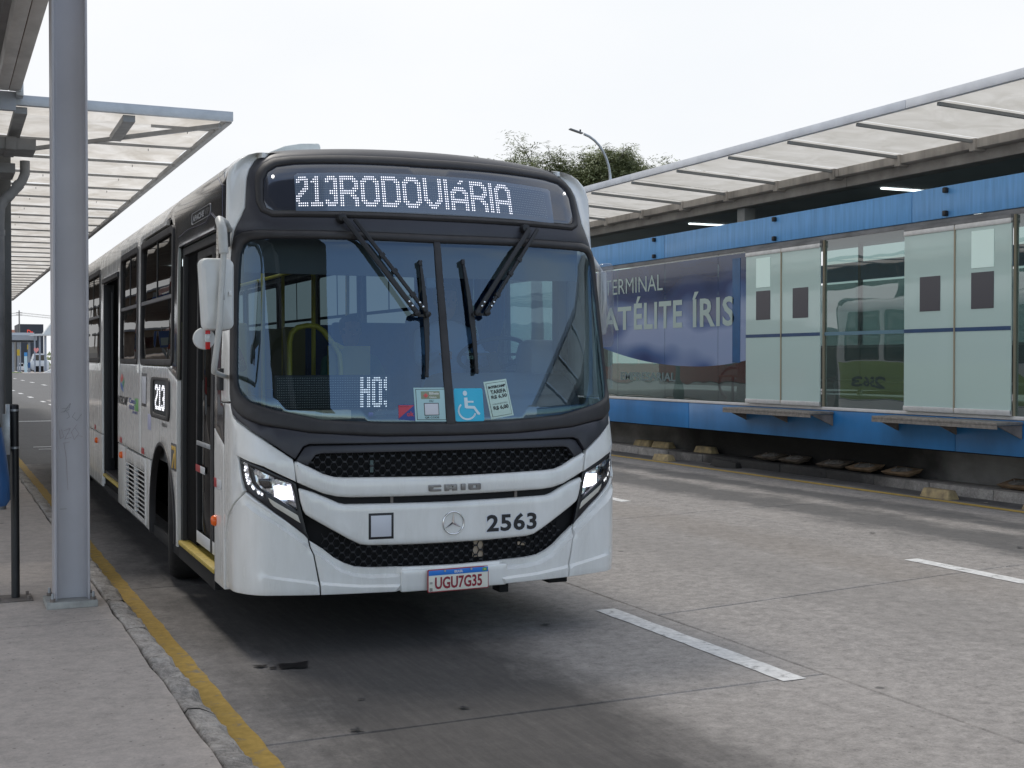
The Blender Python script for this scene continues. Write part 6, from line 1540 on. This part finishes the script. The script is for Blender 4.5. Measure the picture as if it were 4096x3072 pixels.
# ================================================================== people and loose things in the bus
def bus_w(p): return (Matrix.Translation((2.757, 7.03, 0)) @ Matrix.Rotation(R(-.77), 4, 'Z') @ Matrix.Rotation(R(.2), 4, 'X')) @ Vector(p)
def figure(label, org, jts, edges, rad, shirt, skin, hair, head):
    t = thing('person', label, 'person', org)
    me = bpy.data.meshes.new('p'); me.from_pydata([tuple(Vector(j)) for j in jts], edges, [])
    o = link('body', me, shirt, t)
    md = o.modifiers.new('skin', 'SKIN'); md.use_smooth_shade = True
    for i, r in enumerate(rad): me.skin_vertices[0].data[i].radius = (r, r * .9)
    me.skin_vertices[0].data[0].use_root = True
    sbm = o.modifiers.new('sub', 'SUBSURF'); sbm.levels = 1; sbm.render_levels = 2
    prof = [(0, -.125), (.04, -.118), (.062, -.085), (.075, -.03), (.085, .03), (.082, .08), (.055, .12), (0, .135)]
    h = MB().lathe([(r, z) for r, z in prof], head, (0, 0, 1), 16)
    h.tube([Vector(head) + Vector((0, -.080, .0)), Vector(head) + Vector((0, -.105, -.03))], [.008, .014], 6)
    hd = h.build('head', skin, t, 60)
    MB().lathe([(.088, -.01), (.094, .05), (.088, .10), (.058, .135), (0, .148)], Vector(head) + Vector((0, .014, 0)), (0, 0, 1), 16).build('hair', hair, hd, 60)
    for s_ in (-.03, .03): MB().lathe([(0, .006), (.010, .004), (.011, 0)], Vector(head) + Vector((s_, -.078, .02)), (0, -1, 0), 8).build('eye', M['ink'], hd)
    for s_ in (-.084, .084): MB().lathe([(0, .006), (.018, .004), (.018, -.006)], Vector(head) + Vector((s_, .0, .0)), (math.copysign(1, s_), 0, 0), 8).build('ear', skin, hd)
    for hnd in (5, 8):
        c = Vector(jts[hnd]); mb = MB()
        for k in range(4): mb.tube([c + Vector((-.03 + .02 * k, -.02, 0)), c + Vector((-.03 + .02 * k, -.07 - .008 * (k in (1, 2)), -.005)), c + Vector((-.03 + .02 * k, -.085, -.035))], [.010, .009, .007], 6)
        mb.tube([c + Vector((.035, 0, 0)), c + Vector((.05, -.03, .01)), c + Vector((.04, -.055, -.01))], [.012, .010, .008], 6)
        mb.build('hand', skin, t, 60)
    return t
sk1 = mat('skin_brown', (.25, .13, .08), .6); sk2 = mat('skin_tan', (.35, .20, .13), .6); hr = mat('hair_dark', (.012, .01, .01), .6)
def seat_fig(label, P0, shirt, skin, reach=1.0):
    j = [(0, 0, 0), (0, .0, .22), (0, -.02, .46), (.19, -.02, .44), (.25, -.16, .24), (.17, -.40 * reach, .30), (-.19, -.02, .44), (-.25, -.16, .24), (-.17, -.40 * reach, .30), (0, -.01, .56), (.1, -.05, -.02), (.12, -.42, .0), (.12, -.44, -.40), (-.1, -.05, -.02), (-.12, -.42, .0), (-.12, -.44, -.40)]
    e = [(0, 1), (1, 2), (2, 3), (3, 4), (4, 5), (2, 6), (6, 7), (7, 8), (2, 9), (0, 10), (10, 11), (11, 12), (0, 13), (13, 14), (14, 15)]
    r = [.15, .15, .13, .075, .05, .032, .075, .05, .032, .05, .10, .07, .045, .10, .07, .045]
    return figure(label, bus_w(P0), j, e, r, shirt, skin, hr, (0, -.02, .68))
seat_fig('bus driver in a pale blue shirt, hands on the wheel behind the windscreen', (.66, 1.88, 1.42), mat('shirt_blue', (.20, .32, .55), .8), sk1)
seat_fig('passenger in a teal shirt seated behind the yellow rail in the bus', (.30, 3.15, 1.22), mat('shirt_teal', (.02, .17, .16), .8), sk2, .8)
seat_fig('passenger in a dark red top seated near the bus door, left in the windscreen', (-.72, 3.88, 1.36), mat('shirt_red', (.16, .03, .035), .8), sk1, .8)
bx_ = thing('cardboard_box', 'low brown cardboard box under the dash display, left end of the dashboard', 'box', bus_w((-.70, .42, 1.325)), (0, 0, R(-.77)))
MB().box((-.2, -.05, 0), (.2, .10, .055)).build('box_body', mat('cardboard', (.62, .50, .34), .85, 0, .1, 10), bx_, 40, .003)
MB().box((-.02, -.0515, .0), (.02, .1015, .0565)).build('tape', mat('box_tape', (.45, .38, .26), .3), bx_)
bt_ = thing('water_bottle', 'clear plastic bottle with a purple cap lying on the dashboard', 'bottle', bus_w((-.36, .40, 1.350)), (0, 0, R(-.77)))
MB().lathe([(.0, .20), (.028, .19), (.030, .16), (.027, .12), (.030, .08), (.028, .04), (.012, .01), (.011, 0)], (0, 0, 0), (1, 0, .0), 16).build('bottle_body', glass('bottle_clear', (.85, .9, .92), 1.45, .05, diffuse=(.5, .55, .6), dfac=.15), bt_, 60)
MB().lathe([(0, -.022), (.014, -.022), (.014, .0), (.011, .004)], (0, 0, 0), (1, 0, 0), 14).build('cap', mat('cap_purple', (.22, .12, .45), .4), bt_, 50)
fd = thing('dash_tray', 'arched dark red trimmed tray standing on the dashboard behind the bottle', 'tray', bus_w((-.32, .60, 1.335)), (0, 0, R(-.77)))
MB().tube([(-.26 * math.cos(t), -.05 * math.sin(t), .055 * math.sin(t)) for t in [math.pi * k / 16 for k in range(17)]], .009, 8).build('tray_rim', mat('dark_red_trim', (.12, .02, .015), .4), fd, 60)
MB().add([(-.25 * math.cos(t), -.04 * math.sin(t) + .05, .045 * math.sin(t)) for t in [math.pi * k / 16 for k in range(17)]], [tuple(range(17))]).build('tray_back', dgy, fd)
